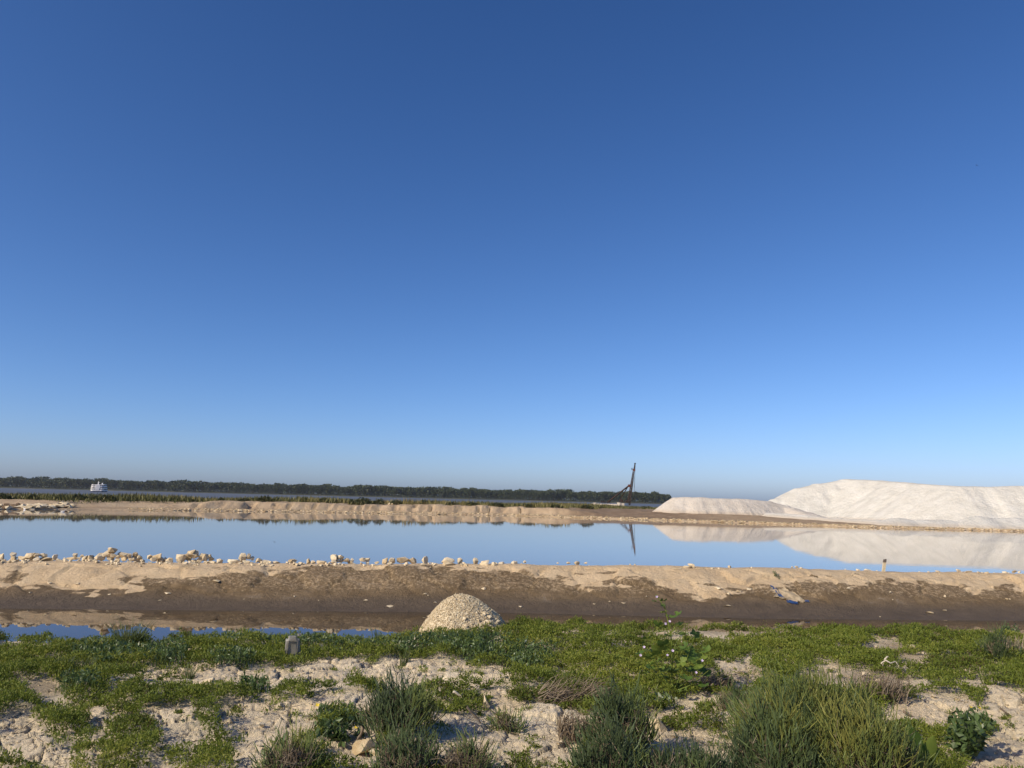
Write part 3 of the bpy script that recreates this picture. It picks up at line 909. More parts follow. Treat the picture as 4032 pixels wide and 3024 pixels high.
# small pebbles and chips on the mud slope of the berm
PB = [(850, 2288, 34, 9), (660, 2338, 24, 8), (430, 2342, 12, 5), (305, 2300, 18, 9), (195, 2298, 18, 12), (1673, 2340, 16, 7), (1685, 2346, 7, 5), (1712, 2373, 14, 7), (1535, 2388, 30, 7), (1440, 2365, 20, 6), (1900, 2318, 28, 9), (2050, 2390, 18, 5), (2340, 2380, 12, 4), (2455, 2375, 20, 5), (2545, 2350, 7, 6), (2830, 2318, 30, 10), (2865, 2338, 16, 9), (2950, 2322, 24, 12), (2910, 2330, 30, 7), (2860, 2385, 30, 5), (3340, 2318, 18, 8), (3505, 2333, 12, 9), (3718, 2349, 12, 9), (3965, 2360, 14, 8), (3975, 2361, 10, 6), (3656, 2412, 34, 7), (3720, 2404, 20, 4), (3465, 2430, 6, 5), (630, 2365, 12, 5), (118, 2335, 12, 5), (1255, 2366, 5, 4), (2400, 2370, 9, 5), (3515, 2363, 5, 5), (960, 2360, 8, 5), (1160, 2350, 10, 5)]
PB.sort()
for i, (px, py, w, h) in enumerate(PB):
    p = berm_hit(px, py)
    if p is None:
        continue
    o = link('mud_stone', SROCK_ME[i % 8], None, (p[0], p[1], p[2] + 0.01))
    s = p[1] / F_PX
    o.scale = (w / 2 * s, w / 3 * s + 0.01, max(h / 2 * s, 0.012))
    o.rotation_euler[2] = random.uniform(-.3, .3)
    where = 'left of the gravel heap' if px < 1660 else ('right of the torn sack' if px > 3190 else 'between gravel heap and torn sack')
    key = 'm' + where
    cnt[key] = cnt.get(key, -1) + 1
    tag(o, f'small cream stone on mud {where}, {ORD[min(cnt[key], 29)]} from left', 'stone', 'small stones scattered on the mud slope')

# stone edging along the far shore and the rubble at its left end
root = empty('stone_edging', (0, 92, Z_POND))
tag(root, 'long row of pale stones edging the far side of the pond', 'stone edging')
x = -37.0
k = 0
while x < 53 and k < 290:
    w = random.uniform(0.22, 0.6) * (1.0 if x < 25 else 0.8)
    if random.random() < 0.86:
        o = link('stone', EDGE_ME[k % 8], root)
        o.location = (x + w / 2, float(shore_y(x + w / 2)) + random.uniform(0.0, 0.22) - 92, random.uniform(0.02, 0.10))
        o.scale = (w * 0.64, random.uniform(.12, .2), random.uniform(.045, .075))
        o.rotation_euler[2] = random.uniform(-.15, .15) - 0.1
        k += 1
    x += w * 0.93
g = Geo()
RUB = [rock_shape(500 + i, ICO1) for i in range(6)]
for i in range(1500):
    x = random.uniform(-38, 55)
    s = abs(random.gauss(0, 1)) * 0.9 + 0.25
    v, t = RUB[i % 6]
    r = random.uniform(0.04, 0.13)
    y = float(shore_y(x)) + s
    g.add(v * [r * 1.6, r, r * .7] + [x, y - 92, float(far_z(np.array(x), np.array(y))) - Z_POND + r * .3], t=t)
o = g.build('rubble', M['stone_far'], root)
tag(o, kind='stuff')
root = empty('rock_revetment', (-43, 72, Z_POND))
tag(root, 'rough heap of broken rock slabs at the far left shore of the pond', 'rock heap')
for i in range(120):
    px = random.uniform(-30, 290)
    py = random.uniform(1972, 2001) - (0.02 * px)
    Y = float(np.interp((px - 2016) / F_PX * 72, SHORE[:, 0], SHORE[:, 1])) + (2001 - py) * 0.10
    p = at_y(px, py, Y)
    p[2] = float(far_z(np.array(p[0]), np.array(p[1]))) + random.uniform(0.0, 0.22)
    dark = random.random() < 0.28
    o = link('rock_slab', (ROCK_DK[i % 4] if dark else SROCK_ME[i % 8]), root, (p[0] + 43, p[1] - 72, p[2] - Z_POND))
    r = random.uniform(0.15, 0.5)
    o.scale = (r, r * .6, r * random.uniform(.25, .5))
    o.rotation_euler[2] = random.uniform(-.4, .4)

# ------------------------------------------------------------------ wooden stake
p = berm_hit(3478, 2246)
if p is None:
    p = at_y(3478, 2243, float(crest_y(9.9)))
st = empty('wooden_stake', (p[0], p[1], p[2] - 0.05))
tag(st, 'short leaning wooden stake with dark end on the berm, right', 'stake')
lean = 0.055
g = Geo(); w = 0.038
for z0, z1, nm, mt in ((0, 0.235, 'shaft', 'stake'), (0.2352, 0.32, 'dark_end', 'stake_top')):
    g = Geo()
    v = [(sx * w + lean * z / 0.32 * 1.0, sy * 0.02, z + (0.006 * sx if z > 0.3 else 0)) for z in (z0, z1) for sy in (-1, 1) for sx in (-1, 1)]
    g.add(v, q=[(0, 2, 3, 1), (4, 5, 7, 6), (0, 1, 5, 4), (2, 6, 7, 3), (0, 4, 6, 2), (1, 3, 7, 5)])
    g.build(nm, M[mt], st)

# ------------------------------------------------------------------ torn sack
p = berm_hit(3115, 2362)
sk = empty('torn_sack', tuple(p))
tag(sk, 'torn cream paper sack with blue strips lying on the brown mud', 'sack')


def sheet(poly, n, seed, amp):
    """crumpled sheet from a quad outline (x,y) with thickness"""
    a, b_, c_, d_ = [np.array(q, float) for q in poly]
    u, v_ = np.meshgrid(np.linspace(0, 1, n), np.linspace(0, 1, n))
    P = (a[None, None] * ((1 - u) * (1 - v_))[..., None] + b_ * (u * (1 - v_))[..., None] + c_ * (u * v_)[..., None] + d_ * ((1 - u) * v_)[..., None])
    P[..., 0] += 0.04 * (fbm(u * 4, v_ * 4, 3, seed) - 0.5); P[..., 1] += 0.08 * (fbm(u * 4 + 9, v_ * 4, 3, seed) - 0.5)
    gz = berm_z(P[..., 0] + p[0], P[..., 1] + p[1]) - p[2]
    z = gz + 0.015 + amp * np.abs(fbm(u * 5, v_ * 5, 3, seed + 4) - 0.35)
    top = np.stack([P[..., 0], P[..., 1], z], -1).reshape(-1, 3)
    g_ = Geo()
    q = grid_quads(n, n)
    m_ = len(top)
    border = [i for i in range(n)] + [n * (j + 1) - 1 for j in range(1, n)] + [n * n - 2 - i for i in range(n - 1)] + [n * (n - 1 - j) for j in range(1, n - 1)]
    bq = [(border[i], border[(i + 1) % len(border)], border[(i + 1) % len(border)] + m_, border[i] + m_) for i in range(len(border))]
    g_.add(np.concatenate([top, top - [0, 0, 0.012]]), q=np.concatenate([q, q[:, ::-1] + m_, np.array(bq)]))
    return g_


sheet([(-.40, .05), (-.02, -.16), (.36, -.10), (.02, .55)], 16, 5, 0.12).build('paper_body', M['paper'], sk, True)
sheet([(-.42, .30), (-.25, .12), (-.12, .25), (-.26, .55)], 10, 6, 0.10).build('paper_flap', M['paper'], sk, True)
sheet([(-.26, .02), (-.16, -.02), (-.22, .46), (-.31, .54)], 10, 8, 0.10).build('blue_strip', M['blue_film'], sk, True)
sheet([(.30, -.10), (.40, -.09), (.41, .0), (.31, .0)], 8, 9, 0.06).build('blue_strip', M['blue_film'], sk, True)
sheet([(-.15, -.20), (.08, -.22), (.08, -.13), (-.15, -.11)], 8, 10, 0.09).build('blue_strip', M['blue_film'], sk, True)

# ------------------------------------------------------------------ gravel heap
gy0 = 9.9
hp = at_y(1822, 2462, gy0)
HPC = (hp[0], gy0 + 0.1)
gzb = float(ground_z(np.array(hp[0]), np.array(gy0)))
gh = empty('gravel_heap', (HPC[0], HPC[1], gzb))
tag(gh, 'small pale heap of shell gravel at the edge of the channel', 'gravel heap')
base_z = hp[2]


def heap_h(x, y):
    """local heap height above its base"""
    x = x + 0.05
    xs = np.where(x < 0, x / 0.42, x / 0.58)
    r = np.sqrt(xs ** 2 + (y / 0.50) ** 2) * (1 + .16 * (fbm(x * 4, y * 4, 3, 14) - .5))
    h = 0.36 * np.clip(1 - r ** 1.85, -0.8, 1)
    return h + 0.012 * (fbm(x * 18, y * 18, 2, 4) - 0.5)


u = np.linspace(-0.75, 0.8, 60); v_ = np.linspace(-0.7, 0.8, 56)
HU, HV = np.meshgrid(u, v_)
HZ = heap_h(HU, HV)
g = Geo()
g.add(np.stack([HU, HV, HZ + base_z - gzb], -1).reshape(-1, 3), q=grid_quads(56, 60))
g.build('heap_core', M['gravel'], gh, True)
g = Geo()
PEB = [rock_shape(700 + i, ICO1) for i in range(6)]
for i in range(9000):
    x, y = random.uniform(-.6, .66), random.uniform(-.6, .5)
    if random.random() < 0.45:
        y = -abs(y)
    z = float(heap_h(np.array(x), np.array(y)))
    if z < -0.1:
        continue
    r = random.uniform(0.004, 0.0095) * (1.6 if random.random() < .05 else 1)
    v, t = PEB[i % 6]
    R = np.array(Matrix.Rotation(random.uniform(0, 6.28), 3, (random.random(), random.random(), 1)))
    g.add((v * [r * 1.5, r, r * .75]) @ R.T + [x, y, z + base_z - gzb + r * .35], t=t)
for i in range(90):      # coarse rubble on its right foot
    x, y = random.uniform(.02, .68), random.uniform(-.62, -.1)
    z = max(float(heap_h(np.array(x), np.array(y))), 0.0)
    if z > 0.17: continue
    r = random.uniform(0.015, 0.035)
    v, t = PEB[i % 6]
    g.add(v * [r * 1.4, r, r * .8] + [x, y, z + base_z - gzb + r * .3], t=t)
for i in range(160):     # strays around the foot
    a_ = random.uniform(2.6, 6.6); q_ = random.uniform(.95, 1.5)
    x, y = math.cos(a_) * .55 * q_, math.sin(a_) * .5 * q_
    r = random.uniform(.006, .022)
    v, t = PEB[i % 6]
    g.add(v * [r * 1.4, r, r * .8] + [x, y, float(ground_z(np.array(x + HPC[0]), np.array(y + HPC[1]))) - gzb + r * .4], t=t)
tag(g.build('pebbles', M['gravel'], gh), kind='stuff')

# ------------------------------------------------------------------ derrick crane (231 m off, at the river's edge)
CRX, CRY = float(at_y(2479, 1990, 231)[0]), 231.0
CRZ = float(far_z(np.array(CRX), np.array(CRY)))
CS = 0.01033                        # metres per measured unit


def cp(u, v, d=0.0):
    """crane-local point measured across (u), up (v), and back (d metres)"""
    return np.array([(u - 1175) * CS, d, (1405 - v) * CS + 0.02])


crane = empty('derrick_crane', (CRX, CRY, 0.25))
tag(crane, 'tall rusty lattice derrick crane standing behind the far bank', 'crane')
HEAD = cp(1305, 390, 0)
# mast: two front and two back chords tapering to the head
feet = {('l', 'f'): cp(1128, 1330, -.55), ('r', 'f'): cp(1180, 1400, -.55), ('l', 'b'): cp(1118, 1330, .55), ('r', 'b'): cp(1170, 1400, .55)}
tops = {('l', 'f'): cp(1272, 430, -.12), ('r', 'f'): cp(1305, 430, -.12), ('l', 'b'): cp(1272, 430, .12), ('r', 'b'): cp(1305, 430, .12)}
for k in feet:
    g = Geo(); bar(g, feet[k], tops[k], 0.17 if k[0] == 'r' else 0.13)
    g.build('mast_chord', M['rust' if k[0] == 'l' else 'dark_steel'], crane)
n = 15
for side in (('l', 'f'), ('r', 'f')), (('l', 'b'), ('r', 'b')), (('l', 'f'), ('l', 'b')), (('r', 'f'), ('r', 'b')):
    g = Geo()
    for i in range(n):
        t0, t1 = i / n, (i + 1) / n
        a = feet[side[0]] * (1 - t0) + tops[side[0]] * t0
        b2 = feet[side[1]] * (1 - t1) + tops[side[1]] * t1
        if i % 2:
            a = feet[side[1]] * (1 - t0) + tops[side[1]] * t0
            b2 = feet[side[0]] * (1 - t1) + tops[side[0]] * t1
        bar(g, a, b2, 0.055)
        c0 = feet[side[0]] * (1 - t0) + tops[side[0]] * t0
        c1 = feet[side[1]] * (1 - t0) + tops[side[1]] * t0
        bar(g, c0, c1, 0.055)
    g.build('lattice', M['dark_steel'], crane)
g = Geo(); bar(g, cp(1298, 400), cp(1330, 200), 0.30, w2=0.20); g.build('mast_top', M['dark_steel'], crane)
g = Geo(); box(g, *[q for pr in zip(cp(1308, 215, -.16), cp(1352, 188, .16)) for q in (min(pr), max(pr))]); hd = g.build('sheave_head', M['dark_steel'], crane)
g = Geo(); tubes(g, np.array([[cp(1345, 205, -.1), cp(1345, 205, .1)]]), np.array([[.13, .13]]), .5, 8); g.build('pulley', M['rust'], hd)
g = Geo(); box(g, *[q for pr in zip(cp(1270, 425, -.3), cp(1335, 360, .3)) for q in (min(pr), max(pr))]); g.build('winch_box', M['red_rust'], crane)
g = Geo()
for v in (340, 392):
    bar(g, cp(1275, v, -.25), cp(1230, v, -.25), .04); bar(g, cp(1230, v, -.25), cp(1230, v, .25), .04); bar(g, cp(1275, v, .25), cp(1230, v, .25), .04)
for u in (1230, 1250):
    for d in (-.25, .25): bar(g, cp(u, 340, d), cp(u, 392, d), .04)
g.build('platform_rail', M['rust'], crane)
g = Geo(); box(g, *[q for pr in zip(cp(1132, 885, -.38), cp(1205, 810, .38)) for q in (min(pr), max(pr))]); g.build('strut_joint', M['red_rust'], crane)
g = Geo(); bar(g, cp(1195, 835), cp(1245, 795), .12); g.build('tie_bar', M['rust'], crane)
g = Geo(); bar(g, cp(1145, 850, 0), cp(545, 1345, 1.5), .30); g.build('strut', M['rust'], crane)
g = Geo(); bar(g, cp(1130, 870, .3), cp(955, 1205, 2.4), .24); bar(g, cp(955, 1205, 2.4), cp(925, 1330, 3.0), .28); g.build('strut', M['rust'], crane)
for d in (-.2, .25):
    g = Geo()
    pts = [cp(1340, 215, d), cp(1325 if d < 0 else 1330, 520, d), cp(1298 if d < 0 else 1328, 720, d), cp(1310, 960, d * .4), cp(1320, 1110, 0)]
    for a, b2 in zip(pts[:-1], pts[1:]): bar(g, a, b2, .045)
    g.build('cable', M['dark_steel'], crane)
g = Geo(); bar(g, cp(1320, 1040), cp(1322, 1112), .11); g.build('hook_block', M['dark_steel'], crane)
g = Geo(); box(g, *[q for pr in zip(cp(885, 1330, .1), cp(1165, 1300, 3.2)) for q in (min(pr), max(pr))]); g.build('base_frame', M['dark_steel'], crane)
g = Geo(); box(g, *[q for pr in zip(cp(940, 1300, .5), cp(1000, 1240, 2.2)) for q in (min(pr), max(pr))]); box(g, *[q for pr in zip(cp(1085, 1300, .5), cp(1150, 1262, 1.8)) for q in (min(pr), max(pr))]); g.build('engine_house', M['rust'], crane)
g = Geo(); box(g, *[q for pr in zip(cp(360, 1350, .8), cp(470, 1295, 2.4)) for q in (min(pr), max(pr))]); box(g, *[q for pr in zip(cp(470, 1350, .9), cp(640, 1322, 2.2)) for q in (min(pr), max(pr))]); g.build('ballast', M['dark_steel'], crane)
slab = empty('concrete_footing', (CRX, CRY, -0.22))
tag(slab, 'pale broken concrete footing under the rusty crane', 'footing')
g = Geo(); box(g, -10.9, -2.8, .6, 3.4, -.6, .80); g.build('slab', M['concrete'], slab)
g = Geo(); box(g, -5.4, -2.9, -.6, .55, -.6, .64); g.build('slab', M['concrete'], slab)
g = Geo(); box(g, -3.35, -2.79, -.3, 3.0, -.6, 1.26); g.build('upright_block', M['concrete'], slab)
g = Geo(); box(g, -2.75, -1.55, 0, 3.0, -.6, 1.08); g.build('machine_bed', M['concrete'], slab)
g = Geo(); box(g, -10.6, -9.8, .9, 2.4, .79, 1.05); g.build('block', M['concrete'], slab)

# ------------------------------------------------------------------ ferry boat on the river
BY0 = 600.0
bp = at_y(381, 1936, BY0)
view_az = math.atan2(bp[0], bp[1])
boat = empty('ferry_boat', (bp[0], BY0, Z_RIV), -view_az + math.radians(-9))
tag(boat, 'white passenger boat with open decks and navy hull on the river, left', 'boat')
LEN, BM = 23.0, 9.2                 # length along +y (away), beam along x


def hull(z0, z1, b0, b1, l0=0, l1=LEN, name='hull', mt='boat_white', round_=1.4):
    g_ = Geo()
    ring = []
    for z, b_ in ((z0, b0), (z1, b1)):
        pts = [(-b_ / 2 + round_, l0 - 0.0), (b_ / 2 - round_, l0), (b_ / 2, l0 + round_), (b_ / 2, l1 - 4), (b_ / 5, l1), (-b_ / 5, l1), (-b_ / 2, l1 - 4), (-b_ / 2, l0 + round_)]
        ring.append([(x, y, z) for x, y in pts])
    v = ring[0] + ring[1]
    q = [(i, (i + 1) % 8, 8 + (i + 1) % 8, 8 + i) for i in range(8)]
    q += [(8, 9, 10, 15), (15, 10, 11, 14), (14, 11, 12, 13), (0, 7, 2, 1), (7, 6, 3, 2), (6, 5, 4, 3)]
    g_.add(v, q=q)
    return g_.build(name, M[mt], boat)


hull(-0.4, 0.75, 8.4, 9.0, name='lower_hull', mt='boat_navy')
hull(0.76, 1.75, 9.05, 9.3, name='bulwark')
hull(1.76, 2.55, 7.6, 7.6, .9, LEN - 2, 'lower_cabin', 'boat_navy')  # navy paints in the dark gap between bulwark and middle deck
hull(2.56, 3.25, 9.2, 9.2, 0, LEN - 2, 'middle_deck', 'boat_white')
hull(3.26, 3.85, 7.8, 7.8, .8, LEN - 3, 'upper_cabin', 'boat_gap')  # shade of the gap below the upper bulwark, put into the colour
hull(3.86, 4.75, 8.9, 8.9, .1, LEN - 3, 'upper_bulwark', 'boat_white')
hull(4.76, 5.35, 7.4, 7.4, .8, LEN - 4, 'top_cabin', 'boat_gap')  # dark colour stands for the shaded gap under the canopy roof
hull(5.36, 5.75, 8.6, 8.6, .2, LEN - 4, 'canopy_roof', 'boat_white')
for x0, x1, z0, z1 in ((-1.2, 1.5, 1.78, 2.54), (-1.6, 2.0, 3.27, 3.84), (-1.3, 1.6, 4.77, 5.34)):       # stern stair housings
    g = Geo(); box(g, x0, x1, -.25, 1.2, z0, z1); g.build('stair_house', M['boat_white'], boat)
for zz in (1.85, 3.32, 4.82):
    for sx in (-1, 1):
        for k in range(2):
            x0 = sx * (2.9 + k * .75)
            g = Geo(); box(g, min(x0, x0 + sx * .6), max(x0, x0 + sx * .6), .62, .78, zz, zz + .5); g.build('window', M['boat_glass'], boat)
    for k in range(8):
        g = Geo(); box(g, 3.7, 3.95, 2 + k * 2.1, 3.5 + k * 2.1, zz, zz + .5); g.build('window', M['boat_glass'], boat)
g = Geo(); bar(g, (-.2, 5, 5.75), (-.1, 5, 8.0), .42, w2=.3); fm = g.build('mast', M['boat_white'], boat)
g = Geo(); bar(g, (-.8, 5, 7.3), (.6, 5, 7.3), .12); g.build('yard', M['boat_white'], fm)
g = Geo(); box(g, 2.2, 2.9, 4.5, 5.4, 5.76, 6.9); g.build('funnel', M['boat_white'], boat)
g = Geo(); box(g, 2.6, 4.2, 3, 9, 5.76, 6.05); g.build('life_raft', M['boat_white'], boat)
g = Geo()
for z in (2.0, 2.3, 5.0):
    bar(g, (-4.4, .05, z), (4.4, .05, z), .06)
for k in range(9):
    bar(g, (-4.4 + k * 1.1, .05, 1.75), (-4.4 + k * 1.1, .05, 2.55), .06)
g.build('railing', M['boat_white'], boat)

# ------------------------------------------------------------------ pines across the river
def pine_crown(seed, R, H, z0):
    r = np.random.default_rng(seed)
    g_ = Geo()
    lob = [(r.uniform(-.6, .6) * R, r.uniform(-.6, .6) * R, z0 + r.uniform(.1, .55) * H, r.uniform(.38, .6) * R) for _ in range(9)]
    P, D = [], []
    for (lx, ly, lz, lr) in lob:
        m_ = 85
        d = unit(r.normal(size=(m_, 3)) + [0, 0, .45])
        s = r.uniform(.75, 1.05, (m_, 1))
        P.append(np.array([lx, ly, lz]) + d * s * [lr, lr, min(lr * .8, H * .5)])
        D.append(unit(d + .6 * r.normal(size=(m_, 3))))
    P, D = np.concatenate(P), np.concatenate(D)
    W = unit(np.cross(D, r.normal(size=D.shape)))
    n_ = len(P)
    leaves(g_, P - D * .6, D, W, r.uniform(1.1, 2.0, n_), r.uniform(.8, 1.4, n_), r.uniform(.1, .9, n_), .1)
    return g_.mesh('crown', M['pine'])


def pine_trunk(seed, h):
    r = np.random.default_rng(seed)
    g_ = Geo()
    tubes(g_, [[(0, 0, -.6), (.1, 0, h * .4), (.25, .1, h * .75), (.3, .1, h)]], [[.42, .34, .28, .2]], .5, 6)
    for k in range(5):
        a = k * 1.3 + r.uniform(0, .6)
        tubes(g_, [[(.15, 0, h * .55), (math.cos(a) * 1.6, math.sin(a) * 1.6, h * .78), (math.cos(a) * 3.4, math.sin(a) * 3.4, h)]], [[.2, .14, .07]], .5, 4)
    return g_.mesh('trunk', M['bark'])


PV = []
for i in range(7):
    H_ = 6.5 + 1.2 * random.random(); z0 = 3.3 + random.random()
    PV.append((pine_crown(40 + i, 6.4 + 2.0 * random.random(), H_, z0), pine_trunk(60 + i, z0 + H_ * .35)))
X = -760.0
k = 0
while X < 200:
    for row in (0, 1):
        x = X + row * 5.5 + random.uniform(-2, 2)
        y = 1024 + row * 13 + random.uniform(-4, 5)
        cr, tk = PV[(k * 3 + row) % 7]
        t = empty('pine_tree', (x, y, -0.2), random.uniform(0, 6.28))
        s = 1.20 * random.uniform(.86, 1.16) * (1.04 if row else 0.95) * (1.12 if -60 < x - 0 < 0 and random.random() < .1 else 1)
        t.scale = (s * 1.05, s * 1.05, s * .96)
        link('trunk', tk, t); link('crown', cr, t)
        tag(t, 'dark green umbrella pine in the wood lining the far river bank', 'pine tree', 'umbrella pines on the far river bank')
    X += random.uniform(9.5, 13.0)
    k += 1
g = Geo()
n = 26000
x = rng.uniform(-1000, 212, n); y = rng.uniform(1052, 1160, n)
top = 10.4 + 3.0 * (fbm(x * .05, y * .03, 4, 6) - .35)
z = top * rng.uniform(.01, 1, n) ** .7
D = unit(rng.normal(size=(n, 3)) + [0, -.3, .5])
leaves(g, np.stack([x, y, z], -1), D, rand_side(D), rng.uniform(1.6, 3.2, n), rng.uniform(1.2, 2.2, n), rng.uniform(.0, .8, n), .1)
tag(g.build('pine_wood', M['pine']), 'solid dark pine wood behind the front trees of the far bank', 'wood', kind='stuff')
g = Geo()
n = 17000
x = rng.uniform(-900, 212, n); y = rng.uniform(1012, 1050, n)
z = 0.0 + 5.2 * rng.random(n) ** 1.3 * (0.25 + 1.1 * fbm(x * .07, y * .05, 3, 16))
D = unit(rng.normal(size=(n, 3)) + [0, -.2, .6])
leaves(g, np.stack([x, y, z], -1), D, rand_side(D), rng.uniform(.9, 1.9, n), rng.uniform(.7, 1.3, n), rng.uniform(.0, .9, n), .1)
tag(g.build('undergrowth', M['pine']), 'low dark undergrowth beneath the pines on the far bank', 'undergrowth', kind='stuff')

# ------------------------------------------------------------------ marsh vegetation behind the far bank
n = 130000
y = 78 + rng.random(n) ** 1.3 * 165
x = rng.uniform(-.80, .34, n) * y
s = y - shore_y(x)
first = np.where(x < -34, 5.0, np.where(x < 8, 6.2, 16)) + 6 * fbm(x * .18, y * .1, 3, 9) - 1.5
ok = (s > first) & (y < river_edge(x) - 3) & (fbm(x * .12, y * .09, 3, 44) > .33)
ok &= ~((x > 14) & (y < 120))
ok &= ~((x > 16) & (y > 150) & (rng.random(n) < .6))
x, y = x[ok], y[ok]
z = far_z(x, y)
hgt = rng.uniform(.2, .80, len(x)) * (.1 + 1.7 * fbm(x * .16, y * .12, 4, 45)) * np.where(x > 16, .6, 1)
D = unit(np.stack([rng.normal(0, .25, len(x)), rng.normal(0, .25, len(x)), np.ones(len(x))], -1))
g = Geo()
leaves(g, np.stack([x, y, z - .03], -1), D, rand_side(D), hgt, rng.uniform(.05, .16, len(x)), np.clip(fbm(x * .1, y * .1, 3, 46) + rng.normal(0, .15, len(x)), 0, 1))
tag(g.build('marsh_grass', M['marsh']), 'olive and straw marsh grass on the flat behind the far bank', 'marsh grass', kind='stuff')


def scrub_mesh(seed):
    r = np.random.default_rng(seed)
    g_ = Geo()
    n_ = 420
    d = unit(r.normal(size=(n_, 3)) * [1, 1, .9])
    d[:, 2] = np.abs(d[:, 2])
    rad = .62 + .38 * fbm(d[:, 0] * 2.2 + seed, d[:, 1] * 2.2 + d[:, 2], 3, seed)
    P = d * (rad * r.uniform(.7, 1.0, n_))[:, None]
    D_ = unit(d + .8 * r.normal(size=(n_, 3)))
    W_ = unit(np.cross(D_, r.normal(size=(n_, 3))))
    leaves(g_, P, D_, W_, r.uniform(.12, .30, n_), r.uniform(.08, .18, n_), r.uniform(0, 1, n_))
    return g_.mesh('foliage', M['scrub'])


def scrub_stem(seed):
    r = np.random.default_rng(seed)
    g_ = Geo()
    pth = [[(0, 0, -.1), (r.normal(0, .12), r.normal(0, .12), .3), (r.normal(0, .35), r.normal(0, .35), .7)] for _ in range(6)]
    tubes(g_, pth, [[.04, .03, .015]], .5, 3)
    return g_.mesh('stem', M['bark'])


SV = [(scrub_mesh(i), scrub_stem(i)) for i in range(5)]
SH = [(15, 1953, 60, 17), (130, 1956, 46, 15), (225, 1962, 40, 13), (310, 1963, 66, 22), (375, 1962, 30, 17), (345, 1963, 50, 16), (425, 1962, 74, 19), (520, 1964, 50, 10), (600, 1966, 56, 14), (690, 1970, 60, 15), (745, 1968, 40, 13), (870, 1969, 34, 14), (960, 1970, 60, 12), (1040, 1970, 76, 24), (1090, 1969, 44, 15), (1200, 1972, 44, 20), (1275, 1972, 48, 17), (1320, 1973, 28, 13), (1385, 1974, 40, 13), (1432, 1976, 84, 24), (1490, 1975, 52, 18), (1560, 1978, 56, 13), (1668, 1981, 42, 18), (1780, 1984, 74, 11), (1860, 1985, 60, 12), (1960, 1988, 64, 14), (2080, 1992, 80, 13), (2190, 1995, 60, 12), (2310, 1999, 64, 16), (2385, 2001, 72, 14), (2440, 2000, 50, 9), (2545, 2004, 60, 10)]
for i, (px, py, w, h) in enumerate(SH):
    X0 = ray(px, py)[0]
    Y = 90.0
    for _ in range(6):
        Y = float(shore_y(X0 * Y)) + (9.5 if px < 2250 else 13)
    if px > 2350: Y = 150.0
    x = X0 * Y
    zg = float(far_z(np.array(x), np.array(Y)))
    sc = Y / F_PX
    b = empty('scrub_bush', (x, Y, zg - .05), random.uniform(0, 6.28))
    top_z = at_y(px, py - h, Y)[2]
    hh = min(max(h * sc * 1.05, top_z - zg), 1.6)
    b.scale = (w / 2 * sc, w / 2 * sc, hh)
    f, s_ = SV[i % 5]
    link('foliage', f, b); link('stem', s_, b)
    tag(b, f'dark green scrub bush, {ORD[i] if i < 30 else "thirty-" + ORD[i - 30]} from the left on the far bank', 'bush', 'scrub bushes on the far bank')

# two pale blocks on top of the far bank
for px, py, lab in ((1532, 1973, 'taller of two small white blocks on top of the far mud bank'), (1544, 1975, 'smaller right one of two white blocks atop the far mud bank')):
    q_ = at_y(px, py, 97.5)
    zg = float(far_z(np.array(q_[0]), np.array(97.5)))
    o = link('white_block', SROCK_ME[2], None, (q_[0], 97.5, zg + .1)); o.scale = (.16, .16, .2 if px < 1540 else .13)
    tag(o, lab, 'block')

# ------------------------------------------------------------------ birds
def bird_swim():
    g_ = Geo()
    pr = [(-.20, .005, .09), (-.15, .03, .085), (-.08, .06, .075), (0, .075, .07), (.08, .06, .08), (.12, .035, .12), (.135, .028, .165), (.15, .035, .20), (.18, .028, .205), (.205, .012, .20), (.235, .004, .195)]
    ang = np.arange(8) / 8 * 2 * PI
    v = [(x, math.cos(a) * r, z + math.sin(a) * r * .9) for x, r, z in pr for a in ang]
    q = [(i * 8 + j, i * 8 + (j + 1) % 8, (i + 1) * 8 + (j + 1) % 8, (i + 1) * 8 + j) for i in range(len(pr) - 1) for j in range(8)]
    g_.add(v, q=q)
    return g_.mesh('gull', M['feather_white'], True)


def bird_fly(span, mt):
    g_ = Geo()
    L_ = span * .34
    pr = [(-L_ * .8, .004, 0), (-L_ * .35, .10 * L_, 0), (0, .16 * L_, 0), (L_ * .3, .13 * L_, .01 * L_), (L_ * .45, .09 * L_, .02 * L_), (L_ * .6, .003, .01 * L_)]
    ang = np.arange(8) / 8 * 2 * PI
    v = [(x, math.cos(a) * r, z + math.sin(a) * r) for x, r, z in pr for a in ang]
    q = [(i * 8 + j, i * 8 + (j + 1) % 8, (i + 1) * 8 + (j + 1) % 8, (i + 1) * 8 + j) for i in range(5) for j in range(8)]
    g_.add(v, q=q)
    for s_ in (-1, 1):
        w_ = [(L_ * .2, s_ * .1 * L_, .03), (L_ * .25, s_ * span * .22, .12 * span), (-L_ * .25, s_ * span * .5, .10 * span), (-L_ * .2, s_ * span * .22, .11 * span), (-L_ * .2, s_ * .1 * L_, .02)]
        up = [(a, b_, c_ + .012 * span) for a, b_, c_ in w_]
        g_.add(w_ + up, q=[(0, 1, 3, 4), (5, 9, 8, 6), (0, 4, 9, 5), (0, 5, 6, 1), (1, 6, 7, 2), (2, 7, 8, 3), (3, 8, 9, 4)], t=[(1, 2, 3), (6, 8, 7)])
    return g_.mesh('bird', M[mt])


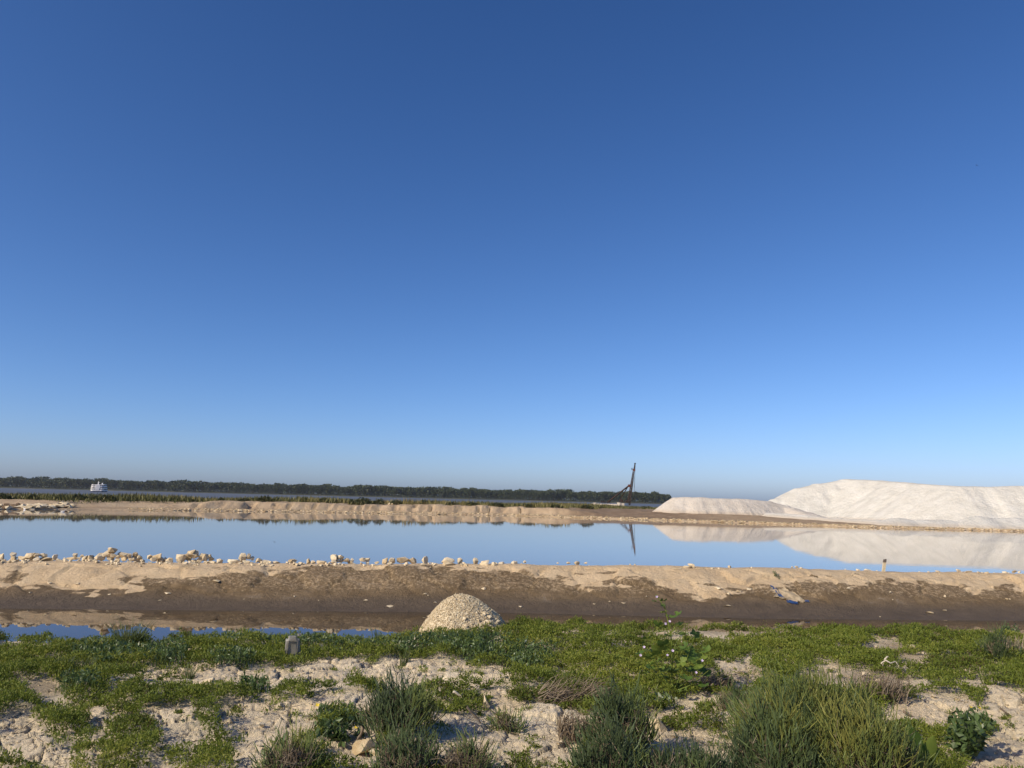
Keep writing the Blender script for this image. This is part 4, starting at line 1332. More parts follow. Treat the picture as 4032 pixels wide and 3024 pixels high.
gm = bird_swim()
for px, py, rz, lab in ((248, 2016, .4, 'white gull floating on the pond near its far left shore'), (97, 2007, 2.6, 'white gull close to the rock slabs at the far left shore')):
    q_ = at_z(px, py, Z_POND)
    o = link('gull', gm, None, (q_[0], q_[1], Z_POND - .03)); o.rotation_euler[2] = rz
    o.scale = (1, 1, 1)
    tag(o, lab, 'bird')
o = link('flying_bird', bird_fly(.12, 'feather_dark'), None, tuple(at_y(1080, 2135, 25))); o.rotation_euler = (.3, .2, 2.4)
tag(o, 'small dark bird flying low over the pond water', 'bird')
o = link('flying_bird', bird_fly(.34, 'feather_dark'), None, tuple(at_y(3845, 651, 70))); o.rotation_euler = (.9, .3, .9)
tag(o, 'tiny dark bird high in the blue sky at the right', 'bird')

# ------------------------------------------------------------------ foreground plants
def ground_at(px, py, z=0.0):
    p_ = at_z(px, py, z)
    for _ in range(4):
        p_ = at_z(px, py, float(ground_z(np.array(p_[0]), np.array(p_[1]))))
    return p_


def cushion(x, y):
    f1, f2, c_ = voro(x * 3.4 + .5 * fbm(x * 2, y * 2, 2, 7), y * 3.4, 141)
    dome = np.clip(1 - (f1 / .72) ** 2, 0, 1)
    g1, g2, d_ = voro(x * 8.5, y * 8.5, 151)
    dome2 = np.clip(1 - (g1 / .7) ** 2, 0, 1)
    return (.02 + .115 * c_) * dome + .035 * dome2


ORA = [(900, 2515, 230, 40), (1300, 2535, 330, 55), (1600, 2535, 280, 60), (1850, 2560, 200, 60), (2060, 2600, 130, 60), (620, 2590, 130, 55), (420, 2590, 150, 55), (900, 2620, 110, 30), (1330, 2860, 110, 60), (300, 2740, 90, 30), (990, 2730, 90, 30), (3830, 2880, 90, 60), (60, 2430, 40, 20)]


def ora_mask(x, y):
    px, py = proj(x, y, np.zeros(np.shape(x)))
    return blobs(px, py, ORA) + .5 * (fbm(x * 4, y * 4, 3, 171) - .5)


def mound_ok(x, y):
    return (((x - HPC[0]) / .58) ** 2 + ((y - HPC[1]) / .58) ** 2) > 1


n = 260000
y = 3.7 + (11.2 - 3.7) * rng.random(n) ** .95
x = rng.uniform(-1, 1, n) * (.72 * y + 1.9)
bare = np.maximum(bare_mask(x, y), bare_mask(x, y, .075))
om = ora_mask(x, y)
ok = (bare < .5) & (y < edge_y(x) + .12 + .25 * fbm(x * 2, y * 0, 3, 99)) & mound_ok(x, y) & ((om < .62) | (rng.random(n) < .4))
ok &= rng.random(n) < np.clip((5.2 / y) ** .35, 0, 1)
ok &= (cushion(x, y) > .022 + .02 * fbm(x * 3, y * 3, 2, 77)) | (rng.random(n) < .22)
x, y, bare = x[ok], y[ok], bare[ok]
cz = cushion(x, y) * (1 - sstep(.1, .5, bare) * .7)
e = .02
nx = (cushion(x - e, y) - cushion(x + e, y)) / (2 * e); ny = (cushion(x, y - e) - cushion(x, y + e)) / (2 * e)
nrm = unit(np.stack([nx * .8, ny * .8, np.ones(len(x))], -1))
base = np.stack([x, y, low_z(x, y) + cz * rng.uniform(.55, 1.0, len(x))], -1)
K = 6
lod = (y / 5.0) ** .45
tn = np.clip(fbm(x * 1.1, y * 1.1, 3, 191) * .9 + rng.normal(0, .10, len(x)) + .05, 0, 1)
g = Geo()
for k in range(K):
    D = unit(nrm + rng.normal(0, .9, (len(x), 3)))
    off = rng.normal(0, .014, (len(x), 3)) * [1, 1, .6] * lod[:, None]
    leaves(g, base + off, D, rand_side(D), rng.uniform(.015, .032, len(x)) * lod, rng.uniform(.006, .011, len(x)) * lod, np.clip(tn + rng.normal(0, .17, len(x)), 0, 1), .08)
tag(g.build('succulent_ground_cover', M['mat']), 'low bright green succulent mats spreading over the pale clay', 'ground cover', kind='stuff')

# broad-leaved weeds between the mats
n = 150000
y = 4.6 + 5.2 * rng.random(n)
x = rng.uniform(-1, 1, n) * (.72 * y + .3)
om = ora_mask(x, y)
ok = (om > .50) & mound_ok(x, y) & (y < edge_y(x) - .4) & (np.maximum(bare_mask(x, y), bare_mask(x, y, .1)) < .5 + .6 * ((om > .72) | (rng.random(n) < .05))) & (rng.random(n) < sstep(.5, .9, om) * .85 + .15)
x, y = x[ok], y[ok]
hz = (.03 + .14 * fbm(x * 2.5, y * 2.5, 3, 201)) * rng.random(len(x)) ** .6
P = np.stack([x, y, low_z(x, y) + hz + .02], -1)
D = unit(rng.normal(0, .6, (len(x), 3)) + [0, 0, .55])
g = Geo()
leaves(g, P, D, rand_side(D), rng.uniform(.022, .050, len(x)), rng.uniform(.014, .028, len(x)), np.clip(rng.normal(.40, .20, len(x)) + .3 * (rng.random(len(x)) < .06), 0, 1), .12)
st = rng.integers(0, len(x), 2600)
tubes(g, np.stack([P[st] * [1, 1, 0] + np.stack([x[st] * 0, x[st] * 0, low_z(x[st], y[st])], -1), P[st] + [0, 0, .03]], 1), [[.003, .002]], .35, 3)
tag(g.build('leafy_ground_cover', M['orache']), 'dark green broad-leaved weeds growing in a dense band behind the bare clods', 'ground cover', kind='stuff')

# loose crumbs of clay
n = 4200
y = 3.9 + 6.4 * rng.random(n) ** 1.2
x = rng.uniform(-1, 1, n) * (.72 * y + .3)
ok = bare_mask(x, y) > .5
x, y = x[ok], y[ok]
z = low_z(x, y) + clay_detail(x, y) * .9
g = Geo()
CR5, CT5 = zip(*[rock_shape(800 + i, ICO1) for i in range(5)])
r = rng.uniform(.004, .010, len(x)) * (1 + 1.6 * (rng.random(len(x)) < .06))
for j in range(5):
    s_ = slice(j, None, 5)
    V = CR5[j][None] * (r[s_, None, None] * np.array([1.4, 1.2, .8])) + np.stack([x[s_], y[s_], z[s_] + r[s_] * .4], -1)[:, None]
    m_ = len(V)
    T = CT5[j][None] + (np.arange(m_) * len(CR5[j]))[:, None, None]
    g.add(V.reshape(-1, 3), t=T.reshape(-1, 3), a=.1)
tag(g.build('clay_crumbs', M['clay']), 'crumbs of dry pale clay strewn over the bare ground', 'clay crumbs', kind='stuff')


# small sprigs scattered on the bare clay, and dry litter
nc = 480
cy = 4.0 + 5.2 * rng.random(nc); cx = rng.uniform(-1, 1, nc) * (.70 * cy)
ok = bare_mask(cx, cy) > .6
cx, cy = cx[ok], cy[ok]
ci = np.repeat(np.arange(len(cx)), 70)
rad = rng.uniform(.015, .07, len(cx))[ci]
x = cx[ci] + rng.normal(0, .6, len(ci)) * rad; y = cy[ci] + rng.normal(0, .6, len(ci)) * rad
D = unit(rng.normal(0, .6, (len(x), 3)) + [0, 0, .9])
g = Geo()
leaves(g, np.stack([x, y, low_z(x, y) + .8 * clay_detail(x, y) + rng.uniform(0, .4, len(x)) * rad], -1), D, rand_side(D), rng.uniform(.015, .034, len(x)), rng.uniform(.005, .009, len(x)), np.clip(rng.normal(.5, .25, len(x)), 0, 1))
tag(g.build('scattered_sprigs', M['mat']), 'tiny green sprigs dotted over the bare clay', 'sprigs', kind='stuff')
n = 1500
y = 3.9 + 5.6 * rng.random(n); x = rng.uniform(-1, 1, n) * (.72 * y + .2)
ok = (bare_mask(x, y) > .3) & (fbm(x * 1.5, y * 1.5, 3, 207) > .42)
x, y = x[ok], y[ok]
a_ = rng.uniform(0, PI, len(x)); Ln = rng.uniform(.04, .22, len(x))
dx, dy = np.cos(a_) * Ln, np.sin(a_) * Ln
def _gz(a, b): return low_z(a, b) + .8 * clay_detail(a, b)
zz = np.maximum(_gz(x, y), _gz(x + dx, y + dy)) + .006
P0 = np.stack([x, y, zz], -1); P2 = np.stack([x + dx, y + dy, zz + rng.uniform(0, .02, len(x))], -1)
g = Geo()
tubes(g, np.stack([P0, (P0 + P2) / 2 + rng.normal(0, .012, (len(x), 3)) * [1, 1, .4], P2], 1), [[.0028, .0022, .0012]], np.clip(rng.normal(.55, .25, len(x)), 0, 1), 3)
tag(g.build('dry_litter', M['twig']), 'fine dry twigs and stalks littering the bare clay', 'litter', kind='stuff')


# ---- glasswort shrubs
def glasswort(px, base_py, wpx, top_py, label, dens=1.0, tint=.45, woody=40, dry=0.0):
    b0 = ground_at(px, base_py)
    Y = b0[1]
    sc = Y / F_PX
    rx = wpx / 2 * sc
    ry = rx * .85
    top = at_y(px, top_py, Y)[2]
    H = max(top - b0[2], .12)
    root = empty('glasswort_shrub', tuple(b0))
    area = PI * rx * ry * (1 + 1.1 * H / max(rx, .05))
    nb = max(int(150 * dens * area), 7)                # twig ends
    K_ = 26                                            # fingers on each
    a = rng.uniform(0, 2 * PI, nb)
    rr = rng.random(nb) ** .55
    lump = .55 + .75 * fbm(np.cos(a) * rr * 2.6 + px * .1, np.sin(a) * rr * 2.6, 3, int(px) % 97) + rng.normal(0, .10, nb)
    hh = H * (1 - .55 * rr ** 2.2) * lump * np.where(rng.random(nb) < .45, rng.uniform(.35, .9, nb), 1)
    C_ = np.stack([np.cos(a) * rr * rx, np.sin(a) * rr * ry, np.maximum(hh - .07, .01)], -1)
    lean_ = np.stack([np.cos(a) * rr * .30, np.sin(a) * rr * .30, np.ones(nb)], -1) + rng.normal(0, .16, (nb, 3)) * [1, 1, .2]
    ci = np.repeat(np.arange(nb), K_)
    n_ = nb * K_
    P0 = C_[ci] + rng.normal(0, 1, (n_, 3)) * [.030, .030, .045]
    P0[:, 2] = np.maximum(P0[:, 2], -.01)
    D_ = unit(lean_[ci] + (P0 - C_[ci]) * [6, 6, 0] + rng.normal(0, .24, (n_, 3)))
    Ln = rng.uniform(.035, .12, n_) * (.6 + .4 * min(H / .35, 1.3))
    bend = rng.normal(0, .008, (n_, 3))
    P1 = P0 + D_ * (Ln * .5)[:, None] + bend
    P2 = P0 + D_ * Ln[:, None] + [0, 0, .006]
    g_ = Geo()
    ti = np.clip(tint + .75 * (fbm(P0[:, 0] * 4 + px, P0[:, 1] * 4, 3, 5) - .5) * 2 + rng.normal(0, .10, nb)[ci] + rng.normal(0, .07, n_), 0, 1)
    rad = rng.uniform(.0021, .0036, n_)[:, None]
    tubes(g_, np.stack([P0, P1, P2], 1), rad * np.array([[.85, 1.1, .55]]), ti, 3)
    tag(g_.build('green_stems', M['glass'], root), kind='stuff')
    g_ = Geo()
    w_ = int(2.2 * woody * (1 + dry * 4))
    a = rng.uniform(0, 2 * PI, w_); rr = rng.random(w_) ** .5 * .95
    E = np.stack([np.cos(a) * rr * rx, np.sin(a) * rr * ry, H * (.35 + .6 * rng.random(w_) * (1 - rr * .6))], -1)
    B_ = E * [.35, .35, 0] + [0, 0, -.02]
    Mi = (B_ + E) / 2 + rng.normal(0, .025, (w_, 3))
    tubes(g_, np.stack([B_, Mi, E], 1), [[.006, .004, .0022]], rng.uniform(.1, .8, w_), 3)
    # fine dead side twigs
    w2 = int(w_ * 5)
    i_ = rng.integers(0, w_, w2)
    S = Mi[i_] + (E[i_] - Mi[i_]) * rng.random((w2, 1))
    tubes(g_, np.stack([S, S + rng.normal(0, .04, (w2, 3)) + [0, 0, .02]], 1), [[.002, .001]], rng.uniform(.2, .9, w2), 3)
    tag(g_.build('woody_twigs', M['twig'], root), kind='stuff')
    tag(root, label, 'shrub', 'glasswort shrubs on the near bank')
    return root


glasswort(1560, 2895, 255, 2690, 'upright blue-green glasswort shrub left of centre, upper one of two', 1.0, .42, 50)
glasswort(1590, 3075, 220, 2875, 'upright glasswort shrub at the bottom edge, just below another left of centre', 1.0, .40, 40)
glasswort(2440, 2990, 230, 2730, 'tall dense blue-green glasswort shrub in front of the mallow plant', 1.15, .38, 40)
glasswort(2400, 3110, 260, 2880, 'glasswort shrub at the bottom edge below the tall dense one', 1.0, .45, 40)
glasswort(2680, 3110, 420, 2950, 'low wide glasswort shrub along the bottom edge right of centre', .9, .35, 40)
glasswort(3200, 2960, 560, 2690, 'largest glasswort shrub, yellowish green on top, at the lower right', 1.0, .62, 60)
glasswort(3060, 3110, 330, 2800, 'dark glasswort shrub at the bottom, left front of the largest one', 1.0, .34, 40)
glasswort(3400, 3120, 430, 2800, 'wide glasswort shrub at the bottom, right front of the largest one', 1.0, .55, 50)
glasswort(1140, 3080, 190, 2900, 'glasswort shrub with brown twigs at the bottom left', .7, .40, 45, .2)
glasswort(1840, 3085, 190, 2915, 'low glasswort shrub with brown twigs at the bottom centre', .7, .40, 45, .2)
glasswort(2000, 2885, 90, 2800, 'small lone glasswort tuft on bare clay in the centre', .9, .30, 12)
glasswort(3930, 2600, 120, 2500, 'dark spiky glasswort tuft by the right edge', 1.2, .28, 15)
glasswort(2880, 2800, 90, 2715, 'small glasswort tuft right of the mallow plant', .9, .30, 15, .3)
glasswort(2960, 2860, 150, 2720, 'medium glasswort shrub against the left of the largest one', 1.0, .40, 25)


# ---- dry twig heaps
def twig_heap(px, py, wpx, hpx, label, n_, flow=(1, .2, .12), tint=.5):
    b0 = ground_at(px, py)
    sc = b0[1] / F_PX
    root_r = wpx / 2 * sc
    H = hpx * sc
    o_ = Geo()
    F = unit(np.array(flow))
    S = np.stack([rng.uniform(-1, .4, n_) * root_r, rng.uniform(-.5, .5, n_) * root_r, rng.uniform(.0, .6, n_) * H], -1)
    D_ = unit(F + rng.normal(0, .32, (n_, 3)))
    Ln = rng.uniform(.25, .75, n_) * root_r
    P1 = S + D_ * (Ln * .5)[:, None] + [0, 0, .5] * (H * rng.uniform(.1, .5, n_))[:, None]
    P2 = S + D_ * Ln[:, None] + rng.normal(0, .02, (n_, 3))
    P2[:, 2] = np.maximum(P2[:, 2], .0)
    tubes(o_, np.stack([S, P1, P2], 1), [[.0035, .0025, .0012]], np.clip(rng.normal(tint, .22, n_), 0, 1), 3)
    ob = o_.build('dry_brush', M['twig'], None, loc=tuple(b0))
    tag(ob, label, 'dry brush')


twig_heap(2270, 2770, 300, 75, 'sprawling brown dry brush lying left of the mallow plant', 420)
twig_heap(4000, 2600, 150, 90, 'tangle of pale dry twigs at the right edge', 150, (.3, .1, .6), .75)
twig_heap(2300, 2930, 200, 90, 'brown dead twigs left of the tall dense glasswort shrub', 300, (.2, .1, .7), .4)
twig_heap(3500, 2760, 240, 50, 'low dry brown weeds on clay right of the largest shrub', 260, (.3, .2, .5), .4)
twig_heap(2840, 2720, 170, 50, 'thin straw-coloured twigs right of the mallow stem', 160, (.4, .1, .5), .6)
twig_heap(330, 2560, 200, 30, 'fallen straw stalks among mats on the left', 80, (1, .3, .05), .7)


# ---- mallow
mb = ground_at(2650, 2745)
MY = mb[1]
mal = empty('mallow_plant', tuple(mb))
tag(mal, 'tall mallow plant with lobed leaves and lilac flowers, right of centre', 'plant')


def mp(px, py, d=0.0):
    return at_y(px, py, MY + d) - mb


stem_px = [(2650, 2750), (2645, 2650), (2648, 2570), (2641, 2500), (2629, 2440), (2620, 2400), (2604, 2372), (2588, 2352)]
STEM = np.array([mp(a, b_) for a, b_ in stem_px])
g = Geo(); tubes(g, STEM[None], [[.0085, .0075, .0065, .0055, .0045, .0035, .0028, .002]], .95, 6); g.build('stem', M['mallow'], mal, True)
for (a, b_, dd) in ((2530, 2575, -.1), (2545, 2530, .12), (2770, 2600, .1), (2735, 2505, -.08), (2790, 2640, -.12)):
    root0 = mp(2650, 2725)
    tip = mp(a, b_, dd)
    mid = (root0 + tip) / 2 + np.array([0, 0, -.03])
    g = Geo(); tubes(g, [[root0, mid, tip]], [[.006, .0045, .002]], .8, 5); g.build('branch', M['mallow'], mal, True)


def mallow_leaf(seed):
    r_ = np.random.default_rng(seed)
    nseg = 30
    th = np.linspace(-.86 * PI, .86 * PI, nseg)
    rad = .5 * (.72 + .28 * np.abs(np.cos(th * 2.5))) * (1 - .1 * np.abs(th) / PI)
    V = [(0, 0, 0)]
    for f_ in (.55, 1.0):
        V += [(rad[i] * f_ * math.cos(th[i]), rad[i] * f_ * math.sin(th[i]), .10 * f_ * f_ + .05 * f_ * math.cos(th[i] * 5)) for i in range(nseg)]
    T = [(0, 1 + i, 2 + i) for i in range(nseg - 1)]
    Q = [(1 + i, 1 + nseg + i, 2 + nseg + i, 2 + i) for i in range(nseg - 1)]
    return Geo().add(V, q=Q, t=T, a=r_.uniform(.25, .8)).mesh('leaf', M['mallow'], True)


ML = [mallow_leaf(i) for i in range(5)]
LV = [(2588, 2355, 24), (2578, 2368, 20), (2612, 2365, 26), (2612, 2385, 18), (2615, 2412, 32), (2628, 2425, 22), (2662, 2425, 44), (2677, 2458, 24), (2595, 2465, 46), (2600, 2488, 22), (2682, 2500, 50), (2545, 2515, 36), (2632, 2505, 34), (2612, 2540, 46), (2600, 2562, 60), (2560, 2590, 40), (2712, 2580, 66), (2695, 2545, 34), (2735, 2500, 34), (2540, 2652, 42), (2622, 2635, 44), (2580, 2612, 52), (2528, 2572, 40), (2772, 2650, 48), (2755, 2590, 46), (2782, 2560, 36), (2700, 2672, 44), (2622, 2670, 40), (2765, 2705, 44), (2682, 2605, 40), (2742, 2622, 42), (2560, 2632, 34), (2532, 2532, 28), (2667, 2562, 32), (2590, 2690, 40), (2740, 2690, 44), (2655, 2640, 40), (2720, 2640, 44), (2570, 2570, 36), (2640, 2600, 40), (2690, 2720, 36), (2600, 2720, 34)]
for i, (a, b_, w) in enumerate(LV):
    dd = random.uniform(-.16, .16)
    c_ = mp(a, b_, dd)
    j = int(np.argmin(np.abs(STEM[:, 2] - (c_[2] - .08))))
    g = Geo(); s0 = STEM[j]
    tubes(g, [[s0, (s0 + c_) / 2 + np.array([0, 0, .02]), c_]], [[.0032, .0024, .0016]], .7, 3)
    pt = g.build('petiole', M['mallow'], mal)
    o = link('leaf', ML[i % 5], mal, tuple(c_))
    s_ = w * MY / F_PX * 1.3
    o.scale = (s_, s_, s_)
    az = math.atan2(c_[1] - s0[1], c_[0] - s0[0])
    o.rotation_euler = (random.uniform(-.2, .9), random.uniform(-.5, .5), az + random.uniform(-.7, .7))


def flower_mesh(n_, mt, ratio=.34):
    g_ = Geo()
    for k_ in range(n_):
        a_ = k_ / n_ * 2 * PI
        ca, sa = math.cos(a_), math.sin(a_)
        pts = [(0, 0, 0), (.55, -ratio, .18), (1, -.16, .30), (1, .16, .30), (.55, ratio, .18)]
        g_.add([(x_ * ca - y_ * sa, x_ * sa + y_ * ca, z_) for x_, y_, z_ in pts], q=[(0, 1, 2, 3)], t=[(0, 3, 4)])
    return g_.mesh('petals', M[mt])


LF = flower_mesh(5, 'lilac')
for (a, b_) in ((2637, 2447), (2620, 2456), (2649, 2562), (2522, 2580), (2536, 2548), (2765, 2601), (2741, 2648), (2628, 2580), (2586, 2350)):
    o = link('flower', LF, mal, tuple(mp(a, b_, -.17)))
    o.scale = (.0115,) * 3
    o.rotation_euler = (random.uniform(.5, 1.2), random.uniform(-.4, .4), 0)

# ---- yellow flowers
YF = flower_mesh(4, 'yellow', .42)
YL = [(3822, 2786, 'leafy plant', 60, 'left of two yellow flowers on the leafy plant at lower right'), (3856, 2789, 'x', 60, 'right of two yellow flowers on the leafy plant at lower right'), (1250, 2777, '', 22, 'lone yellow flower left of the upper glasswort shrub'), (1373, 2912, '', 20, 'yellow flower lowest of two near the pale boulder'), (1400, 2868, '', 20, 'yellow flower above another near the pale boulder'), (1985, 2506, '', 18, 'yellow flower just right below the gravel heap'), (2100, 2572, '', 26, 'left of two yellow flowers among weeds near the centre'), (2145, 2581, '', 22, 'right of two yellow flowers among weeds near the centre'), (2130, 2490, '', 16, 'yellow flower in the mats right of the gravel heap, upper'), (1947, 2552, '', 16, 'small yellow flower in the leafy band below the gravel heap'), (208, 2603, '', 24, 'lone yellow flower in the mats at the left'), (2032, 2600, '', 16, 'yellow flower left of the pair among weeds near the centre')]
for (px, py, _, hpx, lab) in YL:
    b0 = ground_at(px, py + hpx)
    q_ = at_y(px, py, b0[1] - .02)
    f = empty('yellow_flower', tuple(b0))
    g = Geo(); tubes(g, [[(0, 0, -.02), (.01, 0, (q_[2] - b0[2]) * .5), q_ - b0]], [[.0025, .002, .0015]], .5, 3); g.build('stem', M['grass'], f)
    o = link('petals', YF, f, tuple(q_ - b0)); s_ = .0165 * (b0[1] / 6) ** .5
    o.scale = (s_, s_, s_); o.rotation_euler = (random.uniform(.3, 1.0), random.uniform(-.4, .4), random.uniform(0, 1))
    tag(f, lab, 'flower', 'yellow flowers in the foreground')


# ---- leafy plants and grass tufts
def leafy(px, base_py, wpx, top_py, label, n_, Lr, wr, tint, flowers=()):
    b0 = ground_at(px, base_py)
    Y = b0[1]; sc = Y / F_PX
    R = wpx / 2 * sc; H = max(at_y(px, top_py, Y)[2] - b0[2], .1)
    root = empty('leafy_plant', tuple(b0))
    S = []
    g_ = Geo()
    for k_ in range(14):
        a_ = rng.uniform(0, 2 * PI); r_ = R * rng.random() ** .5
        tip = np.array([math.cos(a_) * r_, math.sin(a_) * r_ * .8, H * rng.uniform(.55, 1)])
        tubes(g_, [[np.array([0, 0, -.02]), tip * [.5, .5, .55], tip]], [[.0045, .0035, .002]], .4, 4)
        S.append(tip)
    g_.build('stems', M['orache'], root)
    S = np.array(S)
    i_ = rng.integers(0, 14, n_)
    t_ = rng.uniform(.25, 1, (n_, 1))
    P_ = S[i_] * t_ + rng.normal(0, .012, (n_, 3))
    D_ = unit(rng.normal(0, .7, (n_, 3)) + [0, 0, .25])
    g_ = Geo()
    leaves(g_, P_, D_, rand_side(D_), rng.uniform(*Lr, n_), rng.uniform(*wr, n_), np.clip(rng.normal(tint, .18, n_), 0, 1), .1)
    g_.build('leaves', M['orache'], root)
    tag(root, label, 'plant')


leafy(3810, 3000, 240, 2795, 'dark leafy plant bearing two yellow flowers at the lower right', 420, (.03, .07), (.02, .045), .28)
leafy(1330, 2930, 200, 2830, 'dark leafy weed among clods left of the lower glasswort shrub', 160, (.03, .06), (.02, .04), .30)
leafy(1090, 2990, 70, 2930, 'large-leaved weed beside the twiggy shrub at bottom left', 40, (.05, .09), (.04, .06), .55)
leafy(60, 2450, 80, 2385, 'tall weed with yellow tips at the left edge before the channel', 120, (.02, .05), (.012, .025), .45)
leafy(2600, 2790, 120, 2745, 'yellowing weed at the foot of the mallow plant', 70, (.03, .06), (.02, .04), .85)
leafy(3990, 2520, 90, 2450, 'dark leafy weed by the right edge before the channel', 130, (.02, .05), (.012, .03), .3)
p_ = berm_hit(3056, 2276)
if p_ is not None:
    root = empty('berm_seedling', tuple(p_))
    tag(root, 'single small green plant growing on the dry berm crest', 'plant')
    g = Geo(); tubes(g, [[(0, 0, -.02), (-.02, 0, .08), (-.03, 0, .17)]], [[.006, .005, .002]], .4, 4); g.build('stem', M['orache'], root)
    nn = 60
    zz = rng.random(nn) ** 1.4 * .17
    P_ = np.stack([-.18 * zz + rng.normal(0, .02, nn) + (zz < .05) * rng.uniform(0, .10, nn), rng.normal(0, .02, nn), zz], -1)
    D_ = unit(rng.normal(0, .7, (nn, 3)) + [0, 0, .2])
    g = Geo(); leaves(g, P_, D_, rand_side(D_), rng.uniform(.03, .06, nn), rng.uniform(.015, .03, nn), rng.uniform(.1, .6, nn)); g.build('leaves', M['orache'], root)

# rosette with long pale-ribbed leaves
b0 = ground_at(3655, 3035)
root = empty('broadleaf_rosette', tuple(b0))
tag(root, 'rosette of long upright pale green leaves at the bottom right', 'plant')
for (tx, ty, w, tn_) in ((3675, 2895, .045, .85), (3625, 2925, .035, .35), (3700, 2955, .04, .75), (3720, 3000, .035, .7), (3600, 2985, .03, .4), (3650, 2945, .04, .5), (3575, 2850, .045, .3), (3640, 3010, .03, .6)):
    tip = at_y(tx, ty, b0[1] + random.uniform(-.1, .05)) - b0
    D_ = tip / np.linalg.norm(tip)
    S_ = unit(np.cross(D_, np.array([random.uniform(-.3, .3), 1.0, .2])))
    N_ = np.cross(S_, D_)
    prof = [(0, .12), (.2, .35), (.45, .85), (.65, 1.0), (.85, .65), (1.0, .05)]
    V = []
    Ln = np.linalg.norm(tip)
    for t_, ww in prof:
        c_ = D_ * Ln * t_ + N_ * (.25 * Ln * t_ * (1 - t_))
        V += [c_ - S_ * w * ww, c_ - N_ * .006, c_ + S_ * w * ww]
    Q = [(i * 3 + j, i * 3 + j + 1, i * 3 + j + 4, i * 3 + j + 3) for i in range(5) for j in range(2)]
    Geo().add(V, q=Q, a=tn_).build('leaf', M['mallow'], root, True)


def grass_tuft(px, base_py, wpx, top_py, label, n_, tint=.5):
    b0 = ground_at(px, base_py)
    Y = b0[1]; sc = Y / F_PX
    H = max(at_y(px, top_py, Y)[2] - b0[2], .08)
    R = wpx / 2 * sc
    a_ = rng.uniform(0, 2 * PI, n_); r_ = rng.random(n_) ** .7
    S = np.stack([np.cos(a_) * r_ * R * .55, np.sin(a_) * r_ * R * .55, np.full(n_, -.01)], -1)
    Ln = H * rng.uniform(.45, 1.05, n_)
    out = np.stack([np.cos(a_), np.sin(a_), a_ * 0], -1) * (r_ * .3)[:, None] + rng.normal(0, .12, (n_, 3)) * [1, 1, 0]
    P1 = S + (out * .45 + [0, 0, .6]) * Ln[:, None]
    P2 = S + (out * 1.3 + [0, 0, .98]) * Ln[:, None]
    g_ = Geo()
    tubes(g_, np.stack([S, P1, P2], 1), [[.0035, .0028, .0006]], np.clip(rng.normal(tint, .2, n_), 0, 1), 3)
    o_ = g_.build('grass_tuft', M['grass'], None, loc=tuple(b0))
    tag(o_, label, 'grass tuft', 'grass tufts on the near bank')


grass_tuft(500, 2560, 170, 2430, 'tall wispy grass tuft before the channel at the left', 150, .4)
grass_tuft(420, 2500, 120, 2410, 'thin grass stalks rising against the channel water, left', 50, .6)
grass_tuft(245, 2640, 110, 2570, 'short dark grass tuft left of the clod mound', 70, .3)
grass_tuft(330, 2650, 130, 2580, 'short grass tuft between the dark tuft and clod mound', 70, .35)
grass_tuft(1480, 2535, 40, 2450, 'few upright grass blades in the leafy band left of the gravel', 14, .35)
grass_tuft(1230, 2600, 90, 2530, 'grass blades just right of the grey plastic canister', 30, .4)
grass_tuft(2230, 2720, 90, 2630, 'light green grass tuft behind the brown dry brush', 50, .75)
grass_tuft(1590, 2620, 60, 2545, 'grass blades at the lower edge of the leafy band', 30, .5)
grass_tuft(740, 2680, 80, 2610, 'sparse grass on the clods below the leafy band, left', 40, .5)
grass_tuft(3900, 2700, 100, 2620, 'grass tuft below the spiky shrub at the right', 40, .45)

# ------------------------------------------------------------------ rocks, canister, driftwood in front
FR = [(1440, 2960, 100, 46, 'largest half-buried pale boulder between clods at the bottom left'), (1478, 2975, 42, 24, 'small pale rock right of the half-buried boulder'), (1915, 2790, 32, 44, 'upright white stone beside the bleached branch in the centre'), (1380, 2842, 22, 15, 'little white stone among weeds left of the upper glasswort'), (15, 2502, 28, 24, 'tan stone in the mats at the left edge'), (3595, 2565, 42, 24, 'pale stone among the mats at the right'), (2592, 2875, 64, 48, 'pale blocky clod beside the tall dense shrub'), (2912, 3002, 76, 30, 'flat cream slab at the bottom, left of the dark shrub'), (2935, 2975, 34, 32, 'pale lump above the flat cream slab at the bottom'), (815, 2698, 52, 24, 'pale yellowish clod in the clod band, left'), (2975, 2570, 26, 12, 'pale stone in the mats right of the mallow plant'), (2740, 2555, 34, 16, 'pale stone half hidden behind the mallow leaves'), (3290, 2590, 16, 10, 'tiny white stone in the mats at the right'), (660, 3010, 30, 18, 'small pale clod at the bottom left'), (3700, 2990, 22, 26, 'small pale stone by the leaf rosette'), (1030, 2860, 26, 14, 'small pale stone on clay left of the bottom left shrub')]
for i, (px, py, w, h, lab) in enumerate(FR):
    b0 = ground_at(px, py)
    s_ = b0[1] / F_PX
    o = link('pale_rock', ROCK_ME[(i * 3 + 1) % 14], None, (b0[0], b0[1], b0[2] + h * .40 * s_))
    o.scale = (w / 2 * s_, w / 2.4 * s_, h * .62 * s_)
    o.rotation_euler = (random.uniform(-.2, .2), random.uniform(-.2, .2), random.uniform(-.4, .4))
    tag(o, lab, 'rock')

